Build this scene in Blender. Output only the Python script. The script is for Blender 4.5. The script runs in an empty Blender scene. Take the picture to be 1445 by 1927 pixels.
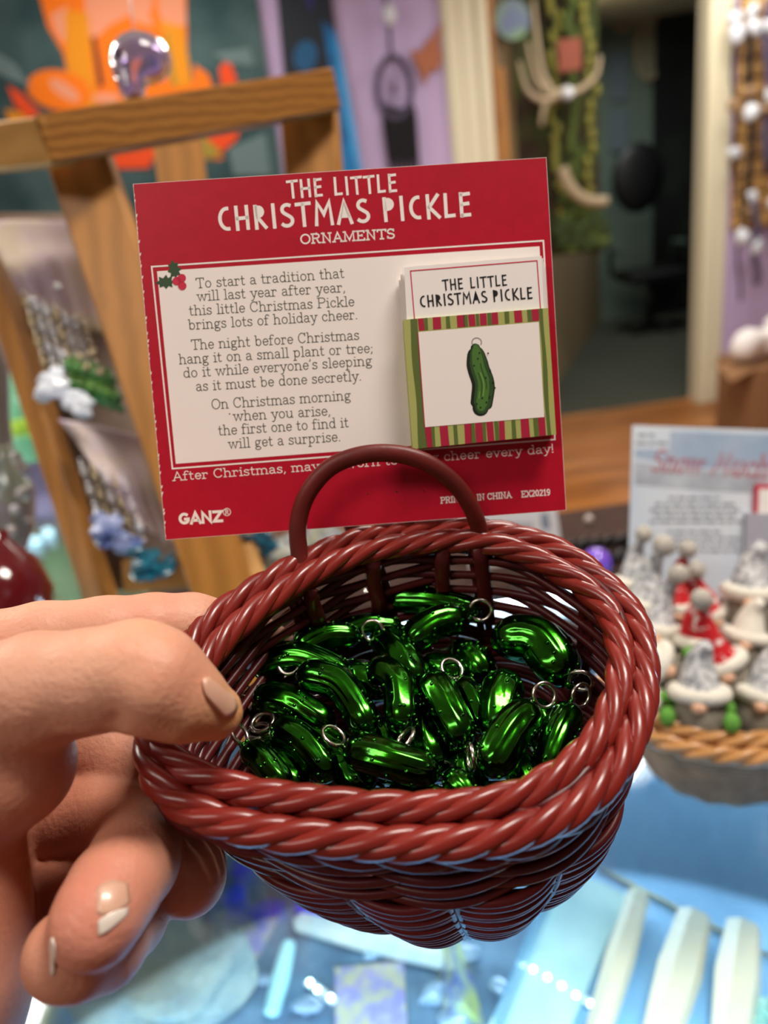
import bpy, math, random
import numpy as np
from mathutils import Vector, Matrix

# ------------------------------------------------------------------ camera, world, lights, exposure
F, CX, CY = 1400.0, 722.5, 963.5            # focal length and centre in pixels of the 1445 x 1927 frame
EYE = np.array([0.0, 0.0, 1.42])
_d = np.array([(1206 - CX) / F, (4375 - CY) / F, 1.0]); _d /= np.linalg.norm(_d)
_up = -_d
_z = np.array([0, 0, 1.0]); _fw = _z - _up * (_z @ _up); _fw /= np.linalg.norm(_fw)
_X = np.cross(_fw, _up)
RW = np.stack([_X, _fw, _up])               # camera (x right, y down, z forward) -> world

def V(p): return EYE + RW @ np.asarray(p, float)
def P(px, py, d): return V(((px - CX) / F * d, (py - CY) / F * d, d))
def ray(px, py): return RW @ np.array([(px - CX) / F, (py - CY) / F, 1.0])
def on_z(px, py, z): r = ray(px, py); return EYE + r * ((z - EYE[2]) / r[2])
def on_y(px, py, y): r = ray(px, py); return EYE + r * ((y - EYE[1]) / r[1])

scene = bpy.context.scene
cam_d = bpy.data.cameras.new('camera'); cam = bpy.data.objects.new('camera', cam_d)
scene.collection.objects.link(cam); scene.camera = cam
cam_d.sensor_fit = 'VERTICAL'; cam_d.sensor_height = 36.0; cam_d.lens = 36.0 * F / 1927.0
cam_d.clip_start = 0.01; cam_d.clip_end = 60
M = np.eye(4); M[:3, 0] = RW @ [1, 0, 0]; M[:3, 1] = RW @ [0, -1, 0]; M[:3, 2] = RW @ [0, 0, -1]; M[:3, 3] = EYE
cam.matrix_world = Matrix(M.tolist())
cam_d.dof.use_dof = True; cam_d.dof.focus_distance = 0.205; cam_d.dof.aperture_fstop = cam_d.lens / 3.4
cam_d.dof.aperture_blades = 0

world = bpy.data.worlds.new('world'); scene.world = world; world.use_nodes = True
world.node_tree.nodes['Background'].inputs[0].default_value = (0.80, 0.76, 0.72, 1)
world.node_tree.nodes['Background'].inputs[1].default_value = 0.22
scene.view_settings.view_transform = 'Standard'; scene.view_settings.look = 'None'
scene.view_settings.gamma = 1.0; scene.view_settings.exposure = 0.15; scene.view_settings.use_curve_mapping = False
scene.cycles.sample_clamp_indirect = 4.0
scene.cycles.max_bounces = 8; scene.cycles.transparent_max_bounces = 16
scene.cycles.caustics_reflective = False; scene.cycles.caustics_refractive = False

def area(name, loc, size, power, color, target=None, size_y=None):
    l = bpy.data.lights.new(name, 'AREA'); l.energy = power; l.color = color
    l.shape = 'RECTANGLE'; l.size = size; l.size_y = size_y or size
    o = bpy.data.objects.new(name, l); scene.collection.objects.link(o); o.location = loc
    if target is not None:
        o.rotation_euler = (Vector(target) - Vector(loc)).to_track_quat('-Z', 'Y').to_euler()
    return o
WARM = (1.0, 0.93, 0.84)
area('ceiling_lamp', (0.6, 0.25, 2.55), 0.55, 25, WARM, None, 0.30)
area('ceiling_lamp', (-1.0, -0.6, 2.55), 1.2, 14, WARM, None, 0.30)
area('ceiling_lamp', (-1.7, 1.3, 2.6), 1.0, 40, WARM, None, 0.6)
area('ceiling_lamp', (0.9, 2.4, 2.6), 1.2, 56, WARM, None, 0.6)
area('ceiling_lamp', (-0.9, 3.9, 2.6), 1.2, 9, WARM, (-0.9, 4.6, 1.4), 0.5)
area('ceiling_lamp', (1.9, 3.9, 2.6), 1.0, 18, WARM, (1.9, 4.6, 1.2), 0.5)
area('hall_lamp', (2.2, 6.6, 2.55), 0.5, 17, (0.9, 1.0, 0.95), None, 0.5)

# ------------------------------------------------------------------ helpers
def col(h):
    h = h.lstrip('#'); c = [int(h[i:i + 2], 16) / 255 for i in (0, 2, 4)]
    return tuple((x / 12.92 if x <= 0.04045 else ((x + 0.055) / 1.055) ** 2.4) for x in c) + (1.0,)

MATS = {}
def mat(name, color='#808080', rough=0.5, metal=0.0, emit=None, estr=0.0, noise=None, bump=None, spec=0.5, coat=0.0,
        sss=0.0, trans=0.0, ior=1.45, vcol=None, wave=None, alpha=1.0, coat_rough=0.05):
    """noise=(scale, colour2, contrast), bump=(scale, strength, distance), wave=(scale, distortion, colour2, axis)"""
    if name in MATS: return MATS[name]
    m = bpy.data.materials.new(name); m.use_nodes = True; nt = m.node_tree; b = nt.nodes['Principled BSDF']
    I = b.inputs; N = nt.nodes.new; L = nt.links.new
    I['Base Color'].default_value = col(color); I['Roughness'].default_value = rough; I['Metallic'].default_value = metal
    I['Specular IOR Level'].default_value = spec; I['Coat Weight'].default_value = coat; I['Coat Roughness'].default_value = coat_rough
    I['Transmission Weight'].default_value = trans; I['IOR'].default_value = ior; I['Alpha'].default_value = alpha
    if sss:
        I['Subsurface Weight'].default_value = sss; I['Subsurface Radius'].default_value = (1.0, 0.35, 0.2); I['Subsurface Scale'].default_value = 0.004
    if emit: I['Emission Color'].default_value = col(emit); I['Emission Strength'].default_value = estr
    tc = N('ShaderNodeTexCoord')
    src = None
    if vcol:
        a = N('ShaderNodeVertexColor'); a.layer_name = vcol; src = a.outputs['Color']; L(src, I['Base Color'])
    if wave:
        w = N('ShaderNodeTexWave'); w.wave_type = 'BANDS'; w.bands_direction = wave[3]
        w.inputs['Scale'].default_value = wave[0]; w.inputs['Distortion'].default_value = wave[1]
        w.inputs['Detail'].default_value = 3; w.inputs['Detail Scale'].default_value = 1.2
        mx = N('ShaderNodeMix'); mx.data_type = 'RGBA'; L(tc.outputs['Object'], w.inputs['Vector']); L(w.outputs['Fac'], mx.inputs[0])
        mx.inputs[6].default_value = col(color); mx.inputs[7].default_value = col(wave[2]); src = mx.outputs[2]; L(src, I['Base Color'])
    if noise:
        n = N('ShaderNodeTexNoise'); n.inputs['Scale'].default_value = noise[0]; n.inputs['Detail'].default_value = 4
        r = N('ShaderNodeMapRange'); c = noise[2] if len(noise) > 2 else 0.15
        c0 = noise[3] if len(noise) > 3 else 0.5
        r.inputs[1].default_value = c0 - c; r.inputs[2].default_value = c0 + c
        L(tc.outputs['Object'], n.inputs['Vector']); L(n.outputs['Fac'], r.inputs[0])
        mx = N('ShaderNodeMix'); mx.data_type = 'RGBA'; L(r.outputs[0], mx.inputs[0])
        mx.inputs[6].default_value = col(color); mx.inputs[7].default_value = col(noise[1])
        if src: L(src, mx.inputs[6])
        L(mx.outputs[2], I['Base Color'])
    if bump:
        n = N('ShaderNodeTexNoise'); n.inputs['Scale'].default_value = bump[0]; n.inputs['Detail'].default_value = 5
        bp = N('ShaderNodeBump'); bp.inputs['Strength'].default_value = bump[1]; bp.inputs['Distance'].default_value = bump[2]
        L(tc.outputs['Object'], n.inputs['Vector']); L(n.outputs['Fac'], bp.inputs['Height']); L(bp.outputs['Normal'], I['Normal'])
    MATS[name] = m
    return m

def pane_mat(name, tint=(0.92, 0.97, 1.0), gloss=0.9):
    if name in MATS: return MATS[name]
    m = bpy.data.materials.new(name); m.use_nodes = True; nt = m.node_tree; nt.nodes.clear(); N = nt.nodes.new; L = nt.links.new
    t = N('ShaderNodeBsdfTransparent'); t.inputs[0].default_value = tint + (1,)
    g = N('ShaderNodeBsdfGlossy'); g.inputs['Roughness'].default_value = 0.03
    f = N('ShaderNodeFresnel'); f.inputs[0].default_value = 1.5
    mu = N('ShaderNodeMath'); mu.operation = 'MULTIPLY'; mu.inputs[1].default_value = gloss
    mx = N('ShaderNodeMixShader'); o = N('ShaderNodeOutputMaterial')
    L(f.outputs[0], mu.inputs[0]); L(mu.outputs[0], mx.inputs[0]); L(t.outputs[0], mx.inputs[1]); L(g.outputs[0], mx.inputs[2]); L(mx.outputs[0], o.inputs[0])
    MATS[name] = m; return m

ORG = {}
def props(o, label=None, cat=None, group=None, kind=None):
    if label: o['label'] = label
    if cat: o['category'] = cat
    if group: o['group'] = group
    if kind: o['kind'] = kind
def thing(name, label, cat, loc, group=None):
    o = bpy.data.objects.new(name, None); scene.collection.objects.link(o); o.location = tuple(loc); o.empty_display_size = 0.01
    props(o, label, cat, group); ORG[o.name] = np.asarray(loc, float); return o
def add(name, geo, m, parent=None, label=None, cat=None, group=None, kind=None, smooth=True, loc=None, vcols=None):
    vs, fs = geo; vs = np.asarray(vs, float)
    if parent is not None: L0 = ORG[parent.name]
    else:
        L0 = np.asarray(loc, float) if loc is not None else np.array([*((vs.min(0) + vs.max(0))[:2] / 2), vs[:, 2].min()])
    me = bpy.data.meshes.new(name); me.from_pydata((vs - L0).tolist(), [], fs); me.materials.append(m)
    if smooth: me.polygons.foreach_set('use_smooth', [True] * len(me.polygons))
    if vcols is not None:
        a = me.color_attributes.new('Col', 'FLOAT_COLOR', 'POINT')
        a.data.foreach_set('color', np.asarray(vcols, np.float32).ravel())
    me.update()
    o = bpy.data.objects.new(name, me); scene.collection.objects.link(o)
    if parent is not None: o.parent = parent
    else: o.location = tuple(L0)
    ORG[o.name] = L0; props(o, label, cat, group, kind); return o

def join(*gs):
    vs, fs, n = [], [], 0
    for g in gs:
        v, f = g
        if len(v) == 0: continue
        vs.append(np.asarray(v, float)); fs += [tuple(i + n for i in q) for q in f]; n += len(v)
    return np.concatenate(vs) if vs else np.zeros((0, 3)), fs
def xf(g, A=None, t=(0, 0, 0)):
    v = np.asarray(g[0], float)
    if A is not None: v = v @ np.asarray(A).T
    return v + np.asarray(t), g[1]
BF = [(0, 1, 3, 2), (4, 6, 7, 5), (0, 4, 5, 1), (2, 3, 7, 6), (0, 2, 6, 4), (1, 5, 7, 3)]
def box(lo, hi):
    return np.array([(x, y, z) for x in (lo[0], hi[0]) for y in (lo[1], hi[1]) for z in (lo[2], hi[2])], float), BF
def obox(c, ax, hs):
    """oriented box: centre, three axis vectors, half sizes"""
    c = np.asarray(c, float); a = [np.asarray(u, float) / np.linalg.norm(u) for u in ax]
    return np.array([c + sx * hs[0] * a[0] + sy * hs[1] * a[1] + sz * hs[2] * a[2] for sx in (-1, 1) for sy in (-1, 1) for sz in (-1, 1)]), BF
def bevbox(c, ax, hs, b):
    """box with chamfered edges"""
    a = [np.asarray(u, float) / np.linalg.norm(u) for u in ax]; vs = []; fs = []
    for (i, j, k) in ((0, 1, 2), (1, 2, 0), (2, 0, 1)):
        pass
    idx = {}
    for sx in (-1, 1):
        for sy in (-1, 1):
            for sz in (-1, 1):
                for k in range(3):
                    h = [hs[0] - b, hs[1] - b, hs[2] - b]; h[k] = hs[k]
                    idx[(sx, sy, sz, k)] = len(vs)
                    vs.append(np.asarray(c) + sx * h[0] * a[0] + sy * h[1] * a[1] + sz * h[2] * a[2])
    for k in range(3):
        o1, o2 = [i for i in range(3) if i != k]
        for s in (-1, 1):
            q = []
            for (p, r) in ((-1, -1), (1, -1), (1, 1), (-1, 1)):
                t = [0, 0, 0]; t[k] = s; t[o1] = p; t[o2] = r; q.append(idx[(*t, k)])
            fs.append(tuple(q))
        for p in (-1, 1):
            for r in (-1, 1):
                t0 = [0, 0, 0]; t1 = [0, 0, 0]; t0[k] = -1; t1[k] = 1; t0[o1] = t1[o1] = p; t0[o2] = t1[o2] = r
                fs.append((idx[(*t0, o1)], idx[(*t1, o1)], idx[(*t1, o2)], idx[(*t0, o2)]))
    for sx in (-1, 1):
        for sy in (-1, 1):
            for sz in (-1, 1):
                fs.append(tuple(idx[(sx, sy, sz, k)] for k in range(3)))
    return np.array(vs), fs
def slab(poly, n, t):
    """prism of a 3-D polygon thickened by t along n"""
    p = np.asarray(poly, float); q = p + np.asarray(n, float) * t; m = len(p)
    return np.concatenate([p, q]), [tuple(range(m)), tuple(range(2 * m - 1, m - 1, -1))] + [(i, i + m, (i + 1) % m + m, (i + 1) % m) for i in range(m)]
def frames(p, closed=False, upv=None):
    p = np.asarray(p, float)
    t = (np.roll(p, -1, 0) - np.roll(p, 1, 0)) if closed else np.gradient(p, axis=0)
    t /= np.linalg.norm(t, axis=1)[:, None] + 1e-12
    if upv is None:
        n = np.zeros_like(p); a = np.array([0, 0, 1.0]) if abs(t[0][2]) < 0.9 else np.array([1.0, 0, 0])
        n[0] = np.cross(t[0], a); n[0] /= np.linalg.norm(n[0])
        for i in range(1, len(p)):
            v = n[i - 1] - t[i] * (n[i - 1] @ t[i]); n[i] = v / (np.linalg.norm(v) + 1e-12)
    else:
        n = np.asarray(upv, float) - t * (t @ np.asarray(upv, float))[:, None]; n /= np.linalg.norm(n, axis=1)[:, None] + 1e-12
    return t, n, np.cross(t, n)
def tube(p, r, s=8, closed=False, upv=None, flat=1.0, cap=True):
    """tube along p; r scalar or per point; flat squashes along n"""
    p = np.asarray(p, float); k = len(p); r = np.broadcast_to(np.asarray(r, float), (k,)); t, n, b = frames(p, closed, upv)
    a = np.arange(s) * 2 * np.pi / s
    vs = p[:, None, :] + r[:, None, None] * (np.cos(a)[None, :, None] * n[:, None, :] * flat + np.sin(a)[None, :, None] * b[:, None, :])
    vs = vs.reshape(-1, 3); fs = []
    for i in range(k if closed else k - 1):
        j = (i + 1) % k
        for q in range(s):
            w = (q + 1) % s; fs.append((i * s + q, i * s + w, j * s + w, j * s + q))
    if not closed and cap:
        fs += [tuple(range(s - 1, -1, -1)), tuple((k - 1) * s + q for q in range(s))]
    return vs, fs
def ball(c, r, seg=12, ring=8, A=None):
    r = np.broadcast_to(np.asarray(r, float), (3,)); vs = [(0, 0, 1)]; fs = []
    for i in range(1, ring):
        th = math.pi * i / ring
        for j in range(seg):
            ph = 2 * math.pi * j / seg; vs.append((math.sin(th) * math.cos(ph), math.sin(th) * math.sin(ph), math.cos(th)))
    vs.append((0, 0, -1))
    for j in range(seg): fs.append((0, 1 + j, 1 + (j + 1) % seg))
    for i in range(ring - 2):
        for j in range(seg):
            a = 1 + i * seg + j; b = 1 + i * seg + (j + 1) % seg; fs.append((a, a + seg, b + seg, b))
    l = len(vs) - 1; o = 1 + (ring - 2) * seg
    for j in range(seg): fs.append((l, o + (j + 1) % seg, o + j))
    v = np.array(vs) * r
    if A is not None: v = v @ np.asarray(A).T
    return v + np.asarray(c), fs
def lathe(prof, c, s=24, axis=(0, 0, 1)):
    """profile [(r, h)] turned about axis through c"""
    ax = np.asarray(axis, float); ax /= np.linalg.norm(ax); a0 = np.array([1.0, 0, 0]) if abs(ax[0]) < 0.8 else np.array([0, 1.0, 0])
    u = np.cross(ax, a0); u /= np.linalg.norm(u); w = np.cross(ax, u); vs = []; fs = []
    for (r, h) in prof:
        for j in range(s):
            a = 2 * math.pi * j / s; vs.append(np.asarray(c) + ax * h + r * (math.cos(a) * u + math.sin(a) * w))
    for i in range(len(prof) - 1):
        for j in range(s):
            k = (j + 1) % s; fs.append((i * s + j, i * s + k, (i + 1) * s + k, (i + 1) * s + j))
    return np.array(vs), fs
def catmull(pts, n=8, closed=False):
    p = np.asarray(pts, float); k = len(p); out = []
    for i in range(k if closed else k - 1):
        g = (lambda j: p[j % k]) if closed else (lambda j: p[min(max(j, 0), k - 1)])
        a, b, c, d = g(i - 1), g(i), g(i + 1), g(i + 2)
        for s in range(n):
            t = s / n
            out.append(0.5 * (2 * b + (c - a) * t + (2 * a - 5 * b + 4 * c - d) * t * t + (3 * b - a - 3 * c + d) * t ** 3))
    if not closed: out.append(p[-1])
    return np.array(out)
def resample(p, n, closed=False):
    p = np.asarray(p, float); q = np.vstack([p, p[:1]]) if closed else p
    s = np.concatenate([[0], np.cumsum(np.linalg.norm(np.diff(q, axis=0), axis=1))])
    t = np.linspace(0, s[-1], n, endpoint=not closed)
    return np.stack([np.interp(t, s, q[:, i]) for i in range(q.shape[1])], 1)

# signed-distance bodies meshed with surface nets
def surface_nets(Fd, lo, h):
    S = Fd < 0; nx, ny, nz = Fd.shape
    c = np.zeros((nx - 1, ny - 1, nz - 1), np.int8); acc = None
    offs = [(i, j, k) for i in (0, 1) for j in (0, 1) for k in (0, 1)]
    for (i, j, k) in offs: c += S[i:nx - 1 + i, j:ny - 1 + j, k:nz - 1 + k]
    act = (c > 0) & (c < 8); ids = np.full(act.shape, -1, np.int64); cell = np.argwhere(act); ids[act] = np.arange(len(cell))
    pos = np.zeros((len(cell), 3)); cnt = np.zeros(len(cell))
    for a in offs:
        for ax in range(3):
            if a[ax]: continue
            b = list(a); b[ax] = 1
            fa = Fd[tuple((cell + a).T)]; fb = Fd[tuple((cell + b).T)]
            mk = (fa < 0) != (fb < 0); t = np.where(mk, fa / (fa - fb + 1e-20), 0)
            q = cell + np.array(a, float); q[:, ax] += t
            pos[mk] += q[mk]; cnt[mk] += 1
    pos = pos / np.maximum(cnt, 1)[:, None] * h + lo
    fs = []
    for ax in range(3):
        o1, o2 = [(1, 2), (2, 0), (0, 1)][ax]
        sl0 = [slice(None)] * 3; sl1 = [slice(None)] * 3; sl0[ax] = slice(0, -1); sl1[ax] = slice(1, None)
        A = S[tuple(sl0)]; B = S[tuple(sl1)]
        for flip, mk in ((False, A & ~B), (True, ~A & B)):
            e = np.argwhere(mk); e = e[(e[:, o1] > 0) & (e[:, o2] > 0) & (e[:, o1] < Fd.shape[o1] - 1) & (e[:, o2] < Fd.shape[o2] - 1)]
            q = []
            for (a, b) in ((-1, -1), (0, -1), (0, 0), (-1, 0)):
                d = e.copy(); d[:, o1] += a; d[:, o2] += b; q.append(ids[tuple(d.T)])
            q = np.stack(q, 1); q = q[(q >= 0).all(1)]
            if flip: q = q[:, ::-1]
            fs.append(q)
    return pos, [tuple(r) for r in np.concatenate(fs).tolist()]
def smin(a, b, k):
    h = np.clip(0.5 + 0.5 * (b - a) / k, 0, 1); return b * (1 - h) + a * h - k * h * (1 - h)
def cone_sdf(Pg, a, b, ra, rb):
    a = np.asarray(a, np.float32); b = np.asarray(b, np.float32); ab = b - a
    t = np.clip(((Pg - a) @ ab) / (ab @ ab + 1e-12), 0, 1)
    return np.linalg.norm(Pg - a - t[..., None] * ab, axis=-1) - (ra + (rb - ra) * t)
# ------------------------------------------------------------------ the setting: shop room, hall and glass counter
def struct(name, geo, m, **k): return add(name, geo, m, kind='structure', smooth=False, **k)
lav = mat('lavender_paint', '#c6b2dc', rough=.75, bump=(40, .1, .002)); trim_m = mat('cream_trim', '#e2dcc0', rough=.5)
ceil_m = mat('ceiling_white', '#d8d4cc', rough=.9); teal = mat('teal_paint', '#6a7a70', rough=.8); beige = mat('beige_panel', '#a8946f', rough=.8)
dark = mat('dark_drape', '#101314', rough=.9, noise=(3, '#1d2520', .1)); carpet_m = mat('carpet', '#44473c', rough=.95, noise=(60, '#383b32', .2))  # dark: near-black colour stands in for the unlit side of the hall
WY = 4.6
struct('wall_back', box((-4, WY, 0), (.661, WY + .12, 2.7)), lav)
struct('wall_right', box((2.23, WY, 0), (5.2, WY + .12, 2.7)), lav)
struct('wall_lintel', box((.661, WY, 2.62), (2.23, WY + .12, 2.7)), lav)
struct('ceiling', box((-4, -3, 2.7), (5.5, 8.6, 2.75)), ceil_m)
struct('wall_left', box((-4.12, -3, 0), (-4, WY + .12, 2.7)), mat('plain_wall', '#c4b8c8', rough=.8))
struct('wall_front', box((-4, -3.12, 0), (5.2, -3, 2.7)), MATS['plain_wall'])
struct('wall_side', box((5.2, -3, 0), (5.32, WY + .12, 2.7)), MATS['plain_wall'])
tl = struct('trim_1', join(box((.661, WY - .02, 0), (.904, WY, 2.64)), box((.68, WY - .035, 0), (.72, WY - .02, 2.64)), box((.85, WY - .04, 0), (.90, WY - .02, 2.64)), box((.76, WY - .028, 0), (.82, WY - .02, 2.64))), trim_m)
struct('trim_2', join(box((2.095, WY - .02, 0), (2.23, WY, 2.64)), box((2.11, WY - .03, 0), (2.15, WY - .02, 2.64)), box((2.095, WY, 0), (2.11, WY + .12, 2.64))), trim_m)
oakd = mat('door_oak', '#b07a3c', rough=.5, wave=(2.0, 6, '#8f5c28', 'X'))
dr = struct('door_1', bevbox((.965, WY + .40, 1.02), np.eye(3), (.022, .40, 1.01), .003), oakd)
add('door_stile', box((.905, WY + .01, 0), (.945, WY + .05, 2.6)), oakd, dr, smooth=False)
add('hinge', box((.918, WY - .012, 1.38), (.968, WY + .008, 1.56)), mat('steel', '#8a8f98', rough=.4, metal=.8), dr, smooth=False)
struct('wall_hall_left', slab([(1.09, 4.82, 0), (2.57, 7.97, 0), (2.57, 7.97, 2.7), (1.09, 4.82, 2.7)], (-.9, .42, 0), .1), beige)
struct('wall_hall_back', box((2.5, 7.98, 0), (3.12, 8.1, 2.7)), teal)
struct('wall_hall_dark', box((3.12, 7.9, 0), (6.4, 8.0, 2.7)), dark)
struct('wall_hall_right', box((6.4, WY + .12, 0), (6.5, 8.0, 2.7)), dark)
struct('wall_hall_front', box((5.2, WY + .12, 0), (6.5, WY + .2, 2.7)), dark)
struct('floor_hall', box((.6, 4.72, -.02), (6.5, 8.1, 0.002)), carpet_m)
fl = struct('floor', box((-4, -3, -.03), (5.2, 4.72, -.012)), mat('subfloor', '#5a3a18', rough=.8))
pm = [mat('floor_plank_%d' % i, c, rough=.38, wave=(1.2, 9, c2, 'Y'), spec=.5) for i, (c, c2) in enumerate((('#aa6c30', '#8a5424'), ('#b57838', '#925e2a'), ('#9c602a', '#7e4c1e'), ('#b0733a', '#9a622e')))]
rp = random.Random(5)
for i in range(20):                            # planks run across the room in the part of the floor in view
    y0 = 2.55 + i * .11; x = .1 + rp.random() * .5 - .9
    while x < 3.6:
        L_ = rp.uniform(.9, 1.5); add('plank', bevbox((x + L_ / 2, y0 + .054, -.006), np.eye(3), (L_ / 2 - .001, .0535, .006), .0015), rp.choice(pm), fl, smooth=False); x += L_
struct('floor_near', box((-4, -3, -.012), (5.2, 2.55, 0)), pm[0]); struct('floor_side', box((-4, 2.55, -.012), (-.8, 4.72, 0)), pm[2])

# glass display counter, L-shaped
glass = pane_mat('counter_glass'); frame_m = mat('counter_frame', '#3b3230', rough=.5)
ctr = thing('display_counter', 'glass-topped display counter lit from inside, under the baskets', 'display counter', (0, .5, 0))
add('glass_top', box((-.32, .12, .994), (1.3, .76, 1.0)), glass, ctr, smooth=False)
add('glass_top', box((-1.6, .12, .994), (-.325, 1.25, 1.0)), glass, ctr, smooth=False)
blue_b = mat('blue_shelf', '#8cc0e6', rough=.55, noise=(5, '#7ab4e0', .2)); slate = mat('slate_cloth', '#3e5f7c', rough=.8, noise=(30, '#6f96b0', .25))
pale = mat('pale_green_board', '#d4e2b4', rough=.5)
add('shelf', box((-.32, .14, .848), (1.3, .93, .86)), blue_b, ctr, smooth=False)
add('shelf', box((-1.6, .14, .848), (-.325, 1.6, .86)), pale, ctr, smooth=False)
add('cloth_lining', slab([on_z(150, 1960, .8605), on_z(330, 1600, .8605), on_z(640, 1560, .8605), on_z(1090, 1600, .8605), on_z(930, 1960, .8605)], (0, 0, 1), .0015), slate, ctr, smooth=False)
add('cabinet', join(box((-.32, .135, 0), (1.3, .16, .85)), box((-.32, .78, 0), (1.3, .80, .85)), box((1.28, .16, 0), (1.3, .78, .85)), box((-1.6, .135, 0), (-.32, .16, .85)), box((-1.6, 1.23, 0), (-.32, 1.25, .85)), box((-.34, .80, 0), (-.32, 1.23, .85))), frame_m, ctr, smooth=False)
ledge = mat('brown_ledge', '#3a2b27', rough=.95, spec=.1, noise=(30, '#463630', .2))
add('back_ledge', bevbox((.49, .845, .985), np.eye(3), (.81, .095, .017), .003), ledge, ctr, smooth=False)
gp = [on_z(1125, 1632, .8615), on_z(1460, 1805, .8615)]
add('brass_edge', tube(gp, .0012, 6), mat('brass', '#b09a4a', rough=.35, metal=.6), ctr)
gd = [on_z(1075, 1610, .862), on_z(935, 1960, .862)]
add('glass_divider', slab([gd[0], gd[1], gd[1] + [0, 0, .03], gd[0] + [0, 0, .03]], (1, 0, 0), .003), mat('edge_glass', '#6fa8c8', rough=.1, alpha=.45), ctr, smooth=False)
led_glow = mat('led', '#ffffff', emit='#c8f4ff', estr=14.0)
def led_glow_row(name, pts, label, r, parent_col):
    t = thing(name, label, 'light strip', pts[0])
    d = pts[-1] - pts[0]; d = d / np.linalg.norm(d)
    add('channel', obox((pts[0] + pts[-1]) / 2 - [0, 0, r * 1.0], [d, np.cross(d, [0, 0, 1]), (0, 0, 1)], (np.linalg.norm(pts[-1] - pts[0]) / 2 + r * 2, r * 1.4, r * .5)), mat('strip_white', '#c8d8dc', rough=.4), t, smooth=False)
    for p in pts: add('led', ball(p, (r, r, r * .8), 8, 6), led_glow, t)
led_glow_row('led_strip', [on_z(*q, .866) for q in ((1003, 1824), (1030, 1839), (1057, 1855), (1084, 1873), (1112, 1889), (1141, 1901))], 'row of small white diodes at the bottom right, inside the counter', .0021, None)  # this row and the next: glowing dots added in place of LED reflections
led_glow_row('led_strip', [on_z(*q, .868) for q in ((583, 1848), (597, 1862), (622, 1877))], 'three small white diodes beside the glass wand in the counter', .0021, None)
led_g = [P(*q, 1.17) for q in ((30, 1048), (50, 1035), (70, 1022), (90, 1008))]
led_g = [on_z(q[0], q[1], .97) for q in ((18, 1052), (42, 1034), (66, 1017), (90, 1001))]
led_glow_row('led_strip', led_g, 'bright greenish row of diodes at the left edge, in the counter beyond the hand', .011, None)
# lamps of the case
area('case_lamp', (-.02, .17, .98), .6, 2.1, (.62, .84, 1.0), (.0, .60, .86), .03)
area('case_lamp', (.40, .735, .985), .9, 6.0, (.62, .84, 1.0), (.40, .42, .86), .03)
area('case_lamp', (-.9, .95, .98), .8, 7.0, (.92, 1.0, .86), (-.7, 1.1, .86), .05)
area('case_lamp', (-.5, .16, .98), .5, .7, (.7, .88, 1.0), (-.4, .5, .86), .03)
# ------------------------------------------------------------------ stroke lettering (flat print)
def arc(cx, cy, rx, ry, a0, a1, n=9):
    a = np.radians(np.linspace(a0, a1, n)); return [(cx + rx * math.cos(t), cy + ry * math.sin(t)) for t in a]
X = 0.66                                      # x height, cap height 1
def sf(x, y, w=0.11): return [(x - w, y), (x + w, y)]
GL = {}                                       # slab-serif letters: advance, strokes
GL['a'] = (.60, [arc(.25, .47, .17, .17, 165, 20) + [(.43, .12)] + arc(.50, .11, .07, .09, 180, 300, 5), arc(.23, .19, .16, .17, 65, 330, 12)[::1], [(.30, .345), (.43, .38)]])
GL['b'] = (.66, [[(.02, .97), (.13, .97), (.13, .04)], arc(.33, .33, .21, .31, 155, -155, 16)])
GL['c'] = (.56, [arc(.30, .33, .22, .31, 40, 325, 16), [(.465, .52), (.44, .44)]])
GL['d'] = (.66, [[(.38, .97), (.50, .97), (.50, .03), (.60, .03)], arc(.29, .33, .21, .31, 25, 335, 16)])
GL['e'] = (.58, [[(.08, .34), (.50, .34)] + arc(.29, .33, .21, .31, 10, 325, 18)])
GL['f'] = (.44, [arc(.30, .82, .15, .15, 20, 180) + [(.15, .02)], [(.02, .62), (.34, .62)], sf(.16, .02, .13)])
GL['g'] = (.62, [arc(.27, .43, .17, .20, 0, 360, 16), arc(.30, -.12, .22, .15, 60, 400, 18), [(.16, .27), (.10, .14), (.20, .08), (.41, .04)], [(.40, .56), (.50, .63), (.58, .60)]])
GL['h'] = (.70, [[(.02, .97), (.14, .97), (.14, .02)], arc(.33, .42, .19, .22, 170, 0) + [(.52, .02)], sf(.14, .02), sf(.54, .02)])
GL['i'] = (.34, [[(.04, .62), (.17, .62), (.17, .02)], sf(.17, .02, .13), [(.13, .88), (.20, .88)]])
GL['k'] = (.66, [[(.02, .97), (.14, .97), (.14, .02)], [(.16, .24), (.48, .62)], [(.28, .38), (.52, .03)], sf(.14, .02), sf(.50, .62, .1), sf(.54, .02, .1)])
GL['l'] = (.34, [[(.04, .97), (.17, .97), (.17, .02)], sf(.17, .02, .13)])
GL['m'] = (1.02, [[(.02, .62), (.14, .62), (.14, .02)], arc(.30, .44, .17, .20, 170, 0) + [(.47, .02)], arc(.66, .44, .19, .20, 170, 0) + [(.85, .02)], sf(.14, .02), sf(.49, .02), sf(.87, .02)])
GL['n'] = (.70, [[(.02, .62), (.14, .62), (.14, .02)], arc(.33, .42, .19, .22, 170, 0) + [(.52, .02)], sf(.14, .02), sf(.54, .02)])
GL['o'] = (.62, [arc(.30, .33, .22, .31, 0, 360, 20)])
GL['p'] = (.66, [[(.02, .62), (.13, .62), (.13, -.30)], arc(.33, .33, .21, .31, 155, -155, 16), sf(.13, -.30, .13)])
GL['r'] = (.52, [[(.02, .62), (.14, .62), (.14, .02)], arc(.32, .42, .18, .21, 175, 60) , [(.40, .55), (.44, .50)], sf(.15, .02, .14)])
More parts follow.
